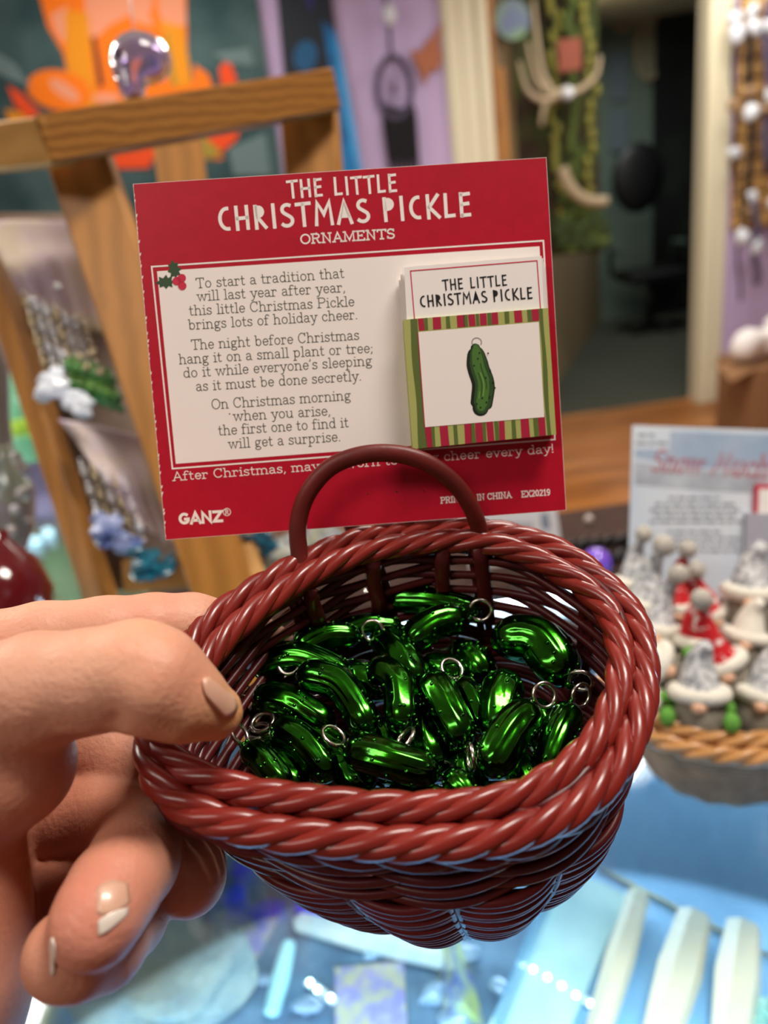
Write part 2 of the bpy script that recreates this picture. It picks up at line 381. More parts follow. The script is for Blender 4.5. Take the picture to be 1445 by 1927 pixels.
GL['s'] = (.52, [arc(.25, .48, .16, .16, 20, 200, 9) + arc(.25, .17, .18, .15, 60, -160, 10), [(.41, .62), (.41, .50)], [(.07, .04), (.07, .16)]])
GL['t'] = (.44, [[(.16, .88), (.16, .16)] + arc(.27, .14, .11, .12, 180, 330, 7), [(.03, .62), (.34, .62)]])
GL['u'] = (.70, [[(.02, .62), (.13, .62), (.13, .22)] + arc(.31, .22, .18, .20, 180, 355, 9), [(.42, .62), (.52, .62), (.52, .03), (.62, .03)]])
GL['v'] = (.62, [[(.10, .62), (.30, .02), (.50, .62)], sf(.10, .62), sf(.50, .62)])
GL['w'] = (.92, [[(.10, .62), (.26, .02), (.44, .58), (.62, .02), (.80, .62)], sf(.10, .62), sf(.80, .62), sf(.44, .60, .08)])
GL['y'] = (.62, [[(.10, .62), (.31, .04)], [(.52, .62), (.27, -.16), (.18, -.28), (.07, -.26)], sf(.10, .62), sf(.52, .62)])
GL['T'] = (.76, [[(.06, .78), (.06, .96), (.70, .96), (.70, .78)], [(.38, .96), (.38, .02)], sf(.38, .02, .14)])
GL['C'] = (.78, [arc(.40, .50, .32, .47, 40, 322, 20), [(.65, .98), (.65, .68)]])
GL['P'] = (.76, [[(.16, .97), (.16, .02)], [(.04, .97), (.42, .97)] + arc(.44, .73, .24, .24, 90, -90) + [(.16, .49)], sf(.16, .02, .14)])
GL['O'] = (.84, [arc(.42, .50, .34, .47, 0, 360, 24)])
GL['A'] = (.82, [[(.10, .02), (.40, .97), (.70, .02)], [(.22, .34), (.60, .34)], sf(.10, .02), sf(.72, .02)])
GL['R'] = (.80, [[(.16, .97), (.16, .02)], [(.04, .97), (.42, .97)] + arc(.42, .74, .22, .23, 90, -90) + [(.16, .51)], [(.42, .51), (.60, .03), (.74, .03)], sf(.16, .02, .12)])
GL['N'] = (.86, [[(.16, .02), (.16, .97), (.66, .03), (.66, .97)], sf(.16, .02), sf(.14, .97), sf(.66, .97, .12)])
GL['M'] = (1.0, [[(.14, .02), (.16, .97), (.48, .12), (.80, .97), (.82, .02)], sf(.14, .02), sf(.82, .02), sf(.12, .97, .09), sf(.85, .97, .09)])
GL['E'] = (.74, [[(.16, .97), (.16, .02)], [(.04, .97), (.62, .97), (.62, .80)], [(.04, .02), (.64, .02), (.64, .20)], [(.16, .50), (.46, .50)], [(.46, .42), (.46, .60)]])
GL['S'] = (.66, [arc(.32, .73, .23, .24, 30, 230, 10) + arc(.32, .26, .25, .24, 70, -150, 11), [(.54, .96), (.54, .76)], [(.08, .04), (.08, .24)]])
GL['I'] = (.38, [[(.18, .97), (.18, .02)], sf(.18, .97, .13), sf(.18, .02, .13)])
GL['D'] = (.82, [[(.16, .97), (.16, .02)], [(.04, .97), (.36, .97)] + arc(.38, .50, .32, .47, 90, -90, 12) + [(.04, .02)]])
GL['H'] = (.86, [[(.16, .97), (.16, .02)], [(.68, .97), (.68, .02)], [(.16, .5), (.68, .5)], sf(.16, .97), sf(.16, .02), sf(.68, .97), sf(.68, .02)])
GL['X'] = (.80, [[(.10, .97), (.66, .02)], [(.66, .97), (.10, .02)], sf(.10, .97), sf(.66, .97), sf(.10, .02), sf(.66, .02)])
GL['2'] = (.60, [arc(.28, .72, .20, .24, 160, -20, 10) + [(.08, .04), (.50, .04)]])
GL['0'] = (.60, [arc(.28, .50, .20, .47, 0, 360, 20)])
GL['1'] = (.50, [[(.08, .80), (.25, .96), (.25, .02)], sf(.25, .02, .14)])
GL['9'] = (.60, [arc(.28, .68, .20, .28, 0, 360, 16), [(.48, .68), (.44, .25), (.30, .03), (.14, .05)]])
GL['.'] = (.26, [[(.08, .05), (.15, .05)]]); GL[','] = (.26, [[(.13, .08), (.13, .0), (.06, -.14)]])
GL[';'] = (.28, [[(.13, .08), (.13, .0), (.06, -.14)], [(.10, .50), (.17, .50)]]); GL["'"] = (.24, [[(.12, .97), (.12, .88), (.05, .76)]])
GL['!'] = (.26, [[(.12, .97), (.12, .28)], [(.09, .05), (.16, .05)]])
# hand-cut capitals
HC = {}
HC['T'] = (.62, [[(.02, .93), (.58, .96)], [(.30, .94), (.32, .0)]], [])
HC['H'] = (.66, [[(.10, .99), (.12, .0)], [(.52, 1.0), (.54, .02)], [(.11, .48), (.53, .50)]], [])
HC['E'] = (.56, [[(.12, 1.0), (.13, .0)], [(.12, .94), (.46, .97)], [(.12, .52), (.42, .55)], [(.12, .05), (.47, .06)]], [])
HC['L'] = (.54, [[(.12, 1.0), (.12, .05), (.46, .07)]], [])
HC['I'] = (.30, [[(.13, 1.0), (.15, .0)]], [])
HC['C'] = (.60, [arc(.42, .50, .30, .44, 85, 280, 16)], [])
HC['R'] = (.62, [[(.12, .98), (.14, .0)], [(.24, .42), (.52, .02)]], [[(.10, .99)] + arc(.24, .72, .24, .27, 80, -90, 9) + [(.12, .42)]])
HC['S'] = (.56, [arc(.30, .75, .20, .20, 55, 230, 9) + arc(.27, .26, .23, .22, 60, -140, 10)], [])
HC['M'] = (.84, [[(.10, .0), (.16, .96), (.42, .45), (.66, .97), (.74, .0)]], [])
HC['A'] = (.70, [[(.06, .0), (.32, .96), (.60, .0)]], [[(.14, .24), (.32, .99), (.56, .24)]])
HC['P'] = (.60, [[(.13, .98), (.16, .0)]], [[(.10, .99)] + arc(.26, .71, .26, .28, 80, -90, 9) + [(.13, .40)]])
HC['K'] = (.64, [[(.12, 1.0), (.14, .0)], [(.54, 1.0), (.18, .48), (.58, .02)]], [])
# heavy capitals
GZ = {'G': (.86, [arc(.44, .50, .33, .40, 50, 330, 16) + [(.74, .44), (.48, .44)]]),
      'A': (.86, [[(.08, .0), (.44, .95), (.80, .0)], [(.22, .28), (.66, .28)]]),
      'N': (.90, [[(.14, .0), (.14, .92), (.72, .08), (.72, 1.0)]]), 'Z': (.78, [[(.06, .92), (.68, .92), (.10, .08), (.72, .08)]])}

def ribbon(pts, w, ends=0.0):
    p = np.asarray(pts, float)
    if np.allclose(p[0], p[-1]) and len(p) > 3: closed = True; p = p[:-1]
    else: closed = False
    k = len(p); vs = []; fs = []
    if ends and not closed:
        a = p[0] - p[1]; p[0] = p[0] + a / (np.linalg.norm(a) + 1e-9) * ends; a = p[-1] - p[-2]; p[-1] = p[-1] + a / (np.linalg.norm(a) + 1e-9) * ends
    for i in range(k):
        a = p[i] - p[i - 1] if (i or closed) else p[1] - p[0]
        b = p[(i + 1) % k] - p[i] if (i < k - 1 or closed) else p[-1] - p[-2]
        a = a / (np.linalg.norm(a) + 1e-9); b = b / (np.linalg.norm(b) + 1e-9)
        t = a + b; t = t / (np.linalg.norm(t) + 1e-9); n = np.array([-t[1], t[0]]); s = w / 2 / max(0.45, (n @ np.array([-a[1], a[0]])))
        vs += [p[i] + n * s, p[i] - n * s]
    for i in range(k if closed else k - 1):
        j = (i + 1) % k; fs.append((2 * i, 2 * i + 1, 2 * j + 1, 2 * j))
    return np.array(vs), fs

class Sheet:
    """a printed plane: origin, unit axes u (right), v (down), n (towards the reader); pixel positions map onto it"""
    def __init__(s, o, u, v):
        s.o = np.asarray(o, float); s.u = np.asarray(u, float) / np.linalg.norm(u); s.v = np.asarray(v, float); s.v = s.v - s.u * (s.v @ s.u); s.v /= np.linalg.norm(s.v)
        s.n = np.cross(s.v, s.u)
        if s.n @ (EYE - s.o) < 0: s.n = -s.n
    def shift(s, d): return Sheet(s.o + s.n * d, s.u, s.v)
    def uv(s, px, py):
        r = ray(px, py); t = ((s.o - EYE) @ s.n) / (r @ s.n); q = EYE + r * t - s.o; return np.array([q @ s.u, q @ s.v])
    def w(s, uv, h=0.0): uv = np.asarray(uv, float); return s.o + uv[..., :1] * s.u + uv[..., 1:2] * s.v + s.n * h
    def quad(s, pxs): return np.array([s.uv(*p) for p in pxs])

def text(sheet, txt, p0, p1, capx, font, lw, h=6e-5, slant=0.0, space=.36, track=0.0):
    """one line of print from baseline pixel p0 to p1, cap height capx pixels"""
    a, b = sheet.uv(*p0), sheet.uv(*p1); L = np.linalg.norm(b - a); e = (b - a) / L; f = np.array([e[1], -e[0]])
    up = sheet.uv(p0[0], p0[1] - capx); H = abs((up - a) @ f)
    adv = sum((font[c][0] if c in font else space) + track for c in txt) - track; sx = L / adv; x = 0.0; gs = []
    for c in txt:
        if c in font:
            g = font[c]
            for st in g[1]:
                v, q = ribbon([((px + x) * sx / H, py) for px, py in st], lw, lw * .3)
                v = v * H; v[:, 0] += v[:, 1] * slant; gs.append((sheet.w(a + v[:, :1] * e + v[:, 1:] * f, h), q))
            if len(g) > 2:
                for pl in g[2]:
                    v = np.array([((px + x) * sx, py * H) for px, py in pl]); gs.append((sheet.w(a + v[:, :1] * e + v[:, 1:] * f, h), [tuple(range(len(v)))]))
            x += g[0] + track
        else: x += space + track
    return join(*gs)
def patch(sheet, pxs, h=4e-5): return sheet.w(sheet.quad(pxs), h), [tuple(range(len(pxs)))]
def line(sheet, pxs, wpx, h=5e-5, closed=False):
    q = sheet.quad(pxs); w = np.linalg.norm(sheet.uv(pxs[0][0] + wpx, pxs[0][1]) - sheet.uv(*pxs[0]))
    v, f = ribbon(np.vstack([q, q[:1]]) if closed else q, w); return sheet.w(v, h), f
def lerp(a, b, t): return (a[0] + (b[0] - a[0]) * t, a[1] + (b[1] - a[1]) * t)

# ------------------------------------------------------------------ the red header card
CTL = V((-0.0759375, -0.09924107, 0.225)); CE1 = RW @ [0.12560855, -0.00928733, 0.0026251]; CE2 = RW @ [0.00840338, 0.10794179, 0.00701906]
CW, CH = 0.12598, 0.10850
S = Sheet(CTL, CE1, CE2)
red = mat('card_red', '#b80a28', rough=0.42, spec=0.4, noise=(260, '#a80824', .3))
cream = mat('card_cream', '#f1e9e2', rough=0.5, spec=0.3)
edge_w = mat('card_edge', '#e8dcd8', rough=0.8)
grey_ink = mat('grey_ink', '#45483c', rough=0.5); black_ink = mat('black_ink', '#141618', rough=0.5)
card = thing('header_card', 'red printed cardboard header card about the Christmas pickle, stuck up behind the basket handle', 'card', S.w(np.array([CW / 2, CH])))
def rect_uv(u0, v0, u1, v1): return np.array([(u0, v0), (u1, v0), (u1, v1), (u0, v1)])
add('board', slab(S.w(rect_uv(0, 0, CW, CH), 0), -S.n, 0.0007), edge_w, card, smooth=False)
r_ = random.Random(4)
add('printed_face', (S.w(rect_uv(0.00012, 0.00012, CW - .00012, CH - .00012), 2e-5), [(0, 1, 2, 3)]), red, card, smooth=False)
ch = []
for i in range(46):                           # chipped white nicks down the cut left edge
    v = CH * (i + r_.random()) / 46; a = r_.uniform(.0002, .0007)
    ch.append((S.w(np.array([(0, v), (a, v - .0004), (a * .6, v + .0006), (0, v + .0005)]), 4e-5), [(0, 1, 2, 3)]))
add('chipped_edge', join(*ch), edge_w, card, smooth=False)
add('cream_panel', patch(S, [(295.4, 510.6), (1015, 463.5), (1037, 819), (330.7, 872.9)]), cream, card, smooth=False)
add('border_line', line(S, [(285.5, 502), (1022.3, 453), (1044, 827), (324.5, 882)], 3.0, closed=True), cream, card, smooth=False)
add('title', join(text(S, 'THE LITTLE', (541, 373), (749, 360.5), 33, HC, .15, track=.07, space=.40),
                  text(S, 'CHRISTMAS PICKLE', (410, 434.8), (889, 406.3), 44, HC, .155, track=.09, space=.30)), cream, card, smooth=False)
add('subtitle', text(S, 'ORNAMENTS', (565, 459.5), (744, 448.2), 18, GL, .16), cream, card, smooth=False)
VERSE = [("To start a tradition that", (369, 542.8), (649, 522.7)), ("will last year after year,", (371, 567), (651, 549.3)),
         ("this little Christmas Pickle", (356, 594), (668, 576)), ("brings lots of holiday cheer.", (355, 620.8), (674, 600.5)),
         ("The night before Christmas", (360, 658.5), (677, 639.2)), ("hang it on a small plant or tree;", (337, 685.6), (703, 663.4)),
         ("do it while everyone's sleeping", (345, 711.2), (701, 687.3)), ("as it must be done secretly.", (369, 736.2), (681, 716)),
         ("On Christmas morning", (398, 770.6), (661, 752.4)), ("when you arise,", (439, 792.4), (623, 781.5)),
         ("the first one to find it", (411, 819.5), (657, 803.7)), ("will get a surprise.", (430, 844.6), (642, 830.2))]
for t, a, b in VERSE: add('verse_line', text(S, t, a, b, 19.5, GL, .088), grey_ink, card, smooth=False)
add('slogan', text(S, "After Christmas, may be worn to bring cheer every day!", (325, 905), (1043, 851.5), 17, GL, .105), cream, card, smooth=False)
add('origin_print', join(text(S, "PRINTED IN CHINA", (829, 947.4), (963, 936.4), 11.5, GL, .17), text(S, "EX20219", (981, 935.8), (1036, 931.5), 11.5, GL, .17)), cream, card, smooth=False)
add('maker_mark', join(text(S, "GANZ", (337, 987), (420, 981.5), 21, GZ, .26), line(S, [(427 + 7 * math.cos(a), 963.5 + 7 * math.sin(a)) for a in np.linspace(0, 2 * math.pi, 15)[:-1]], 1.3, closed=True),
                       text(S, "R", (423.5, 967.5), (431, 967), 8, GL, .17)), cream, card, smooth=False)
def pxpoly(base, k, rot=0, off=(0, 0)):
    c, s = math.cos(rot), math.sin(rot); return [(off[0] + k * (x * c - y * s), off[1] + k * (x * s + y * c)) for x, y in base]
HLEAF = [(0, -22), (4, -13), (12, -13), (8, -5), (15, 2), (8, 5), (11, 14), (3, 12), (0, 17), (-4, 12), (-12, 13), (-8, 5), (-14, 0), (-8, -5), (-10, -13), (-4, -13)]
holly = mat('holly_green', '#2f4a2c', rough=.5); berry = mat('berry_red', '#c81f42', rough=.5)
for rot, off in ((-.25, (328, 508)), (-1.65, (312, 531))):
    add('holly_leaf', patch(S, pxpoly(HLEAF, .93, rot, off), 9e-5), holly, card, smooth=False)
for c in ((332.5, 529), (342, 523.5), (343, 538)):
    add('holly_berry', patch(S, [(c[0] + 8 * math.cos(a), c[1] + 8 * math.sin(a)) for a in np.linspace(0, 2 * math.pi, 17)[:-1]], 1.2e-4), berry, card, smooth=False)
add('dark_speck', join(*[patch(S, [(c[0] + q * math.cos(a), c[1] + q * math.sin(a)) for a in np.linspace(0, 6.28, 9)[:-1]], 7e-5) for c, q in (((746.5, 925.5), 2), ((797.5, 924), 1.5), ((692, 929.5), 1.4), ((432, 779), 1.4))]), black_ink, card, smooth=False)

# pocket of leaflets glued on the card
PT = 0.0055; SP = S.shift(PT)
stripe_g = mat('stripe_dark_green', '#5c6b33', rough=.5, spec=.35); stripe_l = mat('stripe_light_green', '#a9ac64', rough=.5, spec=.35); stripe_r = mat('stripe_red', '#a8203c', rough=.5, spec=.35)
fq = SP.quad([(758.8, 601.7), (1031, 579.6), (1046.5, 817.6), (776.5, 845.3)])
pocket = add('pocket', slab(SP.w(fq, 0), -S.n, PT), stripe_l, card, label='pocket printed with red and green stripes around a drawn pickle', smooth=False)
def bil(u, v):
    a = lerp((758.8, 601.7), (1031, 579.6), u); b = lerp((776.5, 845.3), (1046.5, 817.6), u); return lerp(a, b, v)
def strip(u0, u1, v0, v1, w=0.004, seed=1, h=4e-5):
    r = random.Random(seed); n = max(2, int((v1 - v0) * 14)); L_, R_ = [], []
    for i in range(n + 1):
        t = v0 + (v1 - v0) * i / n; L_.append(bil(u0 + w * math.sin(t * 9 + seed) * .8, t)); R_.append(bil(u1 + w * math.sin(t * 9 + seed * 2) * .8, t))
    q = SP.w(SP.quad(L_ + R_), h); k = n + 1
    return q, [(i, i + 1, k + i + 1, k + i) for i in range(n)]
sg, sr = [], []
sg += [strip(.045, .10, 0, 1, .006, 2), strip(.937, .985 - .02, 0, 1, .004, 5)]
top = [(.10, .14, 'r'), (.14, .165, 'g'), (.20, .26, 'r'), (.293, .32, 'g'), (.37, .42, 'r'), (.415, .445, 'g'), (.448, .495, 'r'), (.497, .52, 'g'), (.525, .575, 'r'), (.578, .608, 'g'),
       (.61, .65, 'r'), (.70, .73, 'g'), (.765, .82, 'r'), (.853, .885, 'g'), (.885, .935, 'r')]
for i, (a, b, c) in enumerate(top):
    (sr if c == 'r' else sg).append(strip(a, b, 0, .095, .003, i)); (sr if c == 'r' else sg).append(strip(a - .004, b - .004, .83, 1, .003, i + 3))
for g in sg: add('green_stripe', g, stripe_g, pocket, smooth=False)
for g in sr: add('red_stripe', g, stripe_r, pocket, smooth=False)
add('picture_panel', patch(SP, [(787, 625), (1013.5, 606), (1024, 784.8), (800, 803.9)], 8e-5), cream, pocket, smooth=False)
add('picture_edge', line(SP, [(786, 625), (799, 804.5)], 1.8, 9e-5), stripe_r, pocket, smooth=False)
cl = catmull([(894, 655), (899, 690), (909, 722), (907, 750), (904, 768)], 6)
wl = np.interp(np.linspace(0, 1, len(cl)), [0, .06, .2, .6, .9, 1], [8, 14, 19, 20, 19, 14])
def blob(cl, wl, sc, h):
    t = np.gradient(cl, axis=0); t /= np.linalg.norm(t, axis=1)[:, None]; n = np.stack([-t[:, 1], t[:, 0]], 1)
    a0 = math.atan2(t[0][1], t[0][0]); a1 = math.atan2(t[-1][1], t[-1][0])
    s = [cl[0] + wl[0] * sc * np.array([math.cos(a0 + math.pi / 2 + a), math.sin(a0 + math.pi / 2 + a)]) for a in np.linspace(.3, math.pi - .3, 7)]
    e = [cl[-1] + wl[-1] * sc * np.array([math.cos(a1 - math.pi / 2 + a), math.sin(a1 - math.pi / 2 + a)]) for a in np.linspace(.2, math.pi - .2, 9)]
    return patch(SP, [tuple(p) for p in list(cl + n * wl[:, None] * sc)[::-1] + s + list(cl - n * wl[:, None] * sc) + e], h)
pk = lambda n, g, c: add(n, g, c, pocket, smooth=False)
pk('pickle_outline', blob(cl, wl, 1.08, 1.1e-4), mat('print_black_green', '#101a10', rough=.5))
pk('pickle_print', blob(cl + [2, -1], wl, .86, 1.4e-4), mat('print_dark_green', '#2c4a20', rough=.5))
pk('pickle_print', blob(cl + [1, -2], wl, .55, 1.7e-4), mat('print_green', '#47722c', rough=.5))
pk('pickle_ridge_print', join(*[line(SP, [tuple(q) for q in cl[3 + a:-4 - b] + [dx, 0]], w_, 2.0e-4) for dx, a, b, w_ in ((-3, 5, 3, 2.0), (6, 2, 6, 2.2), (12, 8, 2, 1.6))]), mat('print_mid_green', '#2b4c1e', rough=.5))
pk('pickle_ridge_print', join(*[line(SP, [tuple(q) for q in cl[3 + a:-4 - b] + [dx, 0]], w_, 2.1e-4) for dx, a, b, w_ in ((1, 5, 3, 2.4), (-6, 12, 2, 1.8))]), mat('print_light_green', '#6b9a44', rough=.5))
pk('wart_print', join(*[patch(SP, [(x + 1.7 * math.cos(a), y + 1.7 * math.sin(a)) for a in np.linspace(0, 6.28, 9)[:-1]], 2.4e-4) for x, y in ((902, 664), (899, 675), (922, 697), (914, 711), (927, 720), (931, 730), (921, 747), (907, 749), (915, 757), (897, 760), (904, 767), (918, 665), (892, 688))]), MATS['print_black_green'])
pk('ring_print', line(SP, [(896.8 + 9 * math.cos(a), 644.5 + 8.5 * math.sin(a)) for a in np.linspace(2.5, 2.5 + 4.4, 15)], 1.8, 1.2e-4), mat('print_silver', '#8d8284', rough=.5))
paper = mat('leaflet_paper', '#f0ebe6', rough=.6)
LQ = [[(750, 527), (1024, 506), (1030, 600), (757, 622)], [(753, 515), (1024, 493), (1030, 600), (762, 620)], [(757, 506), (1022, 486), (1028, 600), (764, 618)]]
for i, q in enumerate(LQ):
    s2 = S.shift(.0012 + .0011 * i)
    add('leaflet', slab(s2.w(s2.quad(q), 0), -S.n, .0006), paper, label=('rearmost' if i == 0 else 'second' if i == 1 else 'third') + ' white leaflet in the striped pocket, only its left edge showing',
        cat='leaflet', group='leaflets in the striped pocket', smooth=False)
s3 = S.shift(.0046)
lf = thing('leaflet', 'front white leaflet with black title and thin red frame, in the striped pocket', 'leaflet', s3.w(s3.uv(890, 700)), 'leaflets in the striped pocket')
add('sheet', slab(s3.w(s3.quad([(760.5, 503), (1019, 481.5), (1026, 640), (768, 660)]), 0), -S.n, .0004), paper, lf, smooth=False)
add('frame_line', line(s3, [(780, 602), (772.3, 510), (1010.3, 490.6), (1017, 583)], 2.0), berry, lf, smooth=False)
add('title', join(text(s3, 'THE LITTLE', (833, 546.6), (955, 537), 20, HC, .14, track=.08, space=.45), text(s3, 'CHRISTMAS PICKLE', (790, 578.5), (1003, 561.8), 21.5, HC, .145, track=.09, space=.30)), black_ink, lf, smooth=False)

# ------------------------------------------------------------------ wicker weaving
def rope(cpts, nrm, r, hr, n_str, pitch, twist, phase=0.0, sides=8, per=14):
    """rolled border: helical canes around a closed centre line, cut into single cane pieces that dive under each other"""
    L = np.linalg.norm(np.diff(np.vstack([cpts, cpts[:1]]), axis=0), axis=1).sum(); turns = round(L / pitch)
    if turns % 1: turns = int(turns)
    N = turns * per; c = resample(cpts, N, True); t, n, b = frames(c, True, nrm); out = []
    for s in range(n_str):
        for k in range(turns):
            i0 = k * per; idx = np.arange(i0 - 1, i0 + per + 2)
            # phase 0 at underside: piece runs from underside over the top to underside
            th = 2 * np.pi * ((idx - i0) / per)
            sh = int(round(per * s / n_str)); j = (idx + sh) % N
            rad = hr * np.ones(len(idx)); rr = r * np.ones(len(idx)); rr[0] *= .6; rr[-1] *= .6
            p = c[j] + rad[:, None] * (-np.cos(th)[:, None] * n[j] + twist * np.sin(th)[:, None] * b[j])
            out.append(tube(p, rr, sides))
    return out
# ------------------------------------------------------------------ the held red basket
Z0, RA, RB = 0.2431, -0.05, -1.13
def rimd(px, py): return Z0 / (1 - RA * (px - CX) / F - RB * (py - CY) / F)
_c = lambda px, py: np.array([(px - CX) / F, (py - CY) / F, 1]) * rimd(px, py)
_v1 = _c(1100, 1250) - _c(400, 1300); _v2 = _c(780, 1050) - _c(740, 1500)
NR = np.cross(_v1, _v2); NR /= np.linalg.norm(NR); NR = NR if NR[1] < 0 else -NR          # rim normal, up (cv frame)
NW = RW @ NR
inner_px = [(300, 1400), (360, 1453), (480, 1493), (658, 1515), (800, 1520), (943, 1507), (1040, 1464), (1118, 1398), (1156, 1319), (1168, 1240), (1149, 1162), (1110, 1115), (1057, 1078), (970, 1035), (871, 1018), (729, 1030), (636, 1058), (536, 1110), (435, 1190), (375, 1260), (315, 1335)]
outer_px = [(279, 1408), (300, 1470), (358, 1518), (480, 1558), (657, 1577), (800, 1583), (943, 1570), (1070, 1522), (1160, 1440), (1206, 1333), (1213, 1240), (1185, 1145), (1085, 1050), (980, 1006), (871, 990), (729, 1000), (629, 1026), (515, 1082), (400, 1160), (345, 1225), (290, 1320)]
def rimcurve(pxs, off): return np.array([V(_c(*q) + NR * off) for q in catmull([np.array(p, float) for p in pxs], 10, True)])
wick = mat('red_wicker', '#6b1b15', rough=0.33, spec=0.4, noise=(55, '#7f251c', .25), coat=0.25, bump=(900, .08, .0002), coat_rough=.16)
wick_d = mat('dark_red_wicker', '#541517', rough=0.36, spec=0.35, noise=(55, '#451012', .25), coat=0.08, coat_rough=.2)
wick_w = mat('maroon_wicker', '#551619', rough=0.42, spec=0.35, noise=(55, '#641c1c', .25))
wood_r = mat('red_stained_wood', '#6a1a12', rough=0.45, spec=0.45, noise=(90, '#4a120d', .3), bump=(600, .25, .0003))
basket_c = V(_c(740, 1290)) + RW @ (-NR * 0.07)
basket = thing('wicker_basket', 'dark red wicker basket of green pickles with a hoop handle, held in a hand', 'basket', basket_c)
for g in rope(rimcurve(inner_px, 0), NW, .0021, .0019, 4, .0350, 1): add('border_cane', g, wick, basket)
for g in rope(rimcurve(outer_px, -.0012), NW, .0022, .0020, 4, .0360, 1): add('border_cane', g, wick, basket)
low_px = [(q[0] - (q[0] - 750) * .010, q[1] + (2 if q[1] > 1400 else 4)) for q in outer_px]
for g in rope(rimcurve(low_px, -.0062), NW, .0018, .0022, 3, .040, -1): add('border_cane', g, wick_d, basket)

# wall: stakes and weavers between the rim and the base ring
NS = 240
def ring_from(curve, c0):
    d = curve - c0; u = RW @ np.array([1, -.08, -.05]); u /= np.linalg.norm(u); v = np.cross(NW, u)
    a = np.arctan2(d @ v, d @ u); o = np.argsort(a); r = np.linalg.norm(d - np.outer(d @ NW, NW), axis=1)[o]; a = a[o]
    th = np.linspace(-np.pi, np.pi, NS, endpoint=False)
    return np.interp(th, a, r, period=2 * np.pi), th, u, v
C_RIM = V(_c(742, 1255)); R_RIM, TH, UB, VB = ring_from(rimcurve(inner_px, 0), C_RIM)
k5 = np.ones(9) / 9; R_RIM = np.convolve(np.concatenate([R_RIM[-4:], R_RIM, R_RIM[:4]]), k5, 'valid')
C_BASE = P(838, 1570, .236)
def wall_pt(t, off):
    """points round the wall at depth fraction t (0 rim, 1 base); off is added to the radius"""
    c = C_RIM + (C_BASE - C_RIM) * t; prof = (1 - t) ** 0.85
    rb = 1 / np.sqrt((np.cos(TH) / .0415) ** 2 + (np.sin(TH) / .0300) ** 2)
    r = rb + (R_RIM + .0015 - rb) * prof + .0045 * math.sin(math.pi * min(t * 1.05, 1)) + off
    return c + r[:, None] * (np.cos(TH)[:, None] * UB + np.sin(TH)[:, None] * VB)
NST = 10
WAVE = NST * TH / 2 + .9
rows = []
rows.append((.035, 'open', 1))
for i in range(11): rows.append((.07 + .037 * i, 'open', i))
for i in range(17): rows.append((.475 + .0315 * i, 'ribbed', i))
for t, kd, i in rows:
    if kd == 'open': off = .0019 * np.cos(WAVE + math.pi * (i % 2)); rr = .0014
    else: off = .0034 * np.abs(np.sin(WAVE)) ** .8 - .001 + .0004 * math.sin(i * 2.3); rr = .00132
    add('weaver', tube(wall_pt(t, off)[::1], rr, 8, True), wick_d if kd == 'open' else wick_w, basket)
for k in range(NST):
    for dk in (-.035, .035):
        th0 = (math.pi * k * 2 / NST - 2 * .9 / NST + 0.0) + dk; j = int(round(((th0 + math.pi) % (2 * math.pi)) / (2 * math.pi) * NS)) % NS
        pts = [wall_pt(t, -.0002)[j] for t in np.linspace(.05, 1.0, 14)]
        add('stake', tube(pts, .0014, 6), wick_d, basket)
cb, axb = C_BASE, [UB, VB]
bs = []
for i in range(15):
    q = -1 + 2 * (i + .5) / 15; y = .029 * q; w = .0405 * math.sqrt(max(0, 1 - q * q)); c = cb + VB * y
    bs.append(tube([c - UB * w, c + UB * w], .0017, 6))
for g in bs: add('base_cane', g, wick_d, basket)

def band(pts3, w, th, sides, out):
    """half-round hoop of width w: upv gives the thin direction"""
    return tube(pts3, w / 2, sides, upv=out, flat=th / w)
hp = catmull([(574, 1090, .2262), (563, 1040, .2262), (561, 985, .2252), (578, 930, .2235), (618, 882, .2222), (672, 858, .2215), (735, 853, .2215), (797, 868, .222), (850, 905, .2245), (884, 950, .2275), (903, 1000, .2315), (912, 1050, .236)], 7)
add('hoop_handle', band(np.array([P(*q) for q in hp]), .0054, .0036, 12, -S.n), wood_r, basket, label='red-stained wooden hoop handle')
hb = catmull([(682, 1075, .243), (668, 1010, .2415), (650, 950, .2395), (665, 900, .2385), (720, 875, .238), (770, 900, .2385), (800, 950, .2405), (808, 1000, .243), (816, 1060, .248)], 6)
add('back_hoop', band(np.array([P(*q) for q in hb]), .0052, .0022, 10, -S.n), wood_r, basket)
for (a, b) in (((832, 1030), (838, 1180)), ((905, 1020), (915, 1170)), ((700, 1040), (712, 1160)), ((574, 1080), (600, 1180))):
    def wp(px, py):      # point on the inside of the back wall behind this pixel
        best = None
        r = ray(px, py); r = r / np.linalg.norm(r)
        for t in np.linspace(.02, .6, 40):
            q = wall_pt(t, -.0038); d = q - EYE; dd = np.linalg.norm(d - np.outer(d @ r, r), axis=1) + (d @ r < .2) * 1; j = dd.argmin()
            if best is None or dd[j] < best[0]: best = (dd[j], q[j])
        return best[1]
    add('handle_stake', band(np.array([wp(a[0] + (b[0] - a[0]) * s, a[1] + (b[1] - a[1]) * s) for s in np.linspace(0, 1, 5)]), .0050, .0020, 8, NW * 0 + (EYE - basket_c)), wick_d, basket)

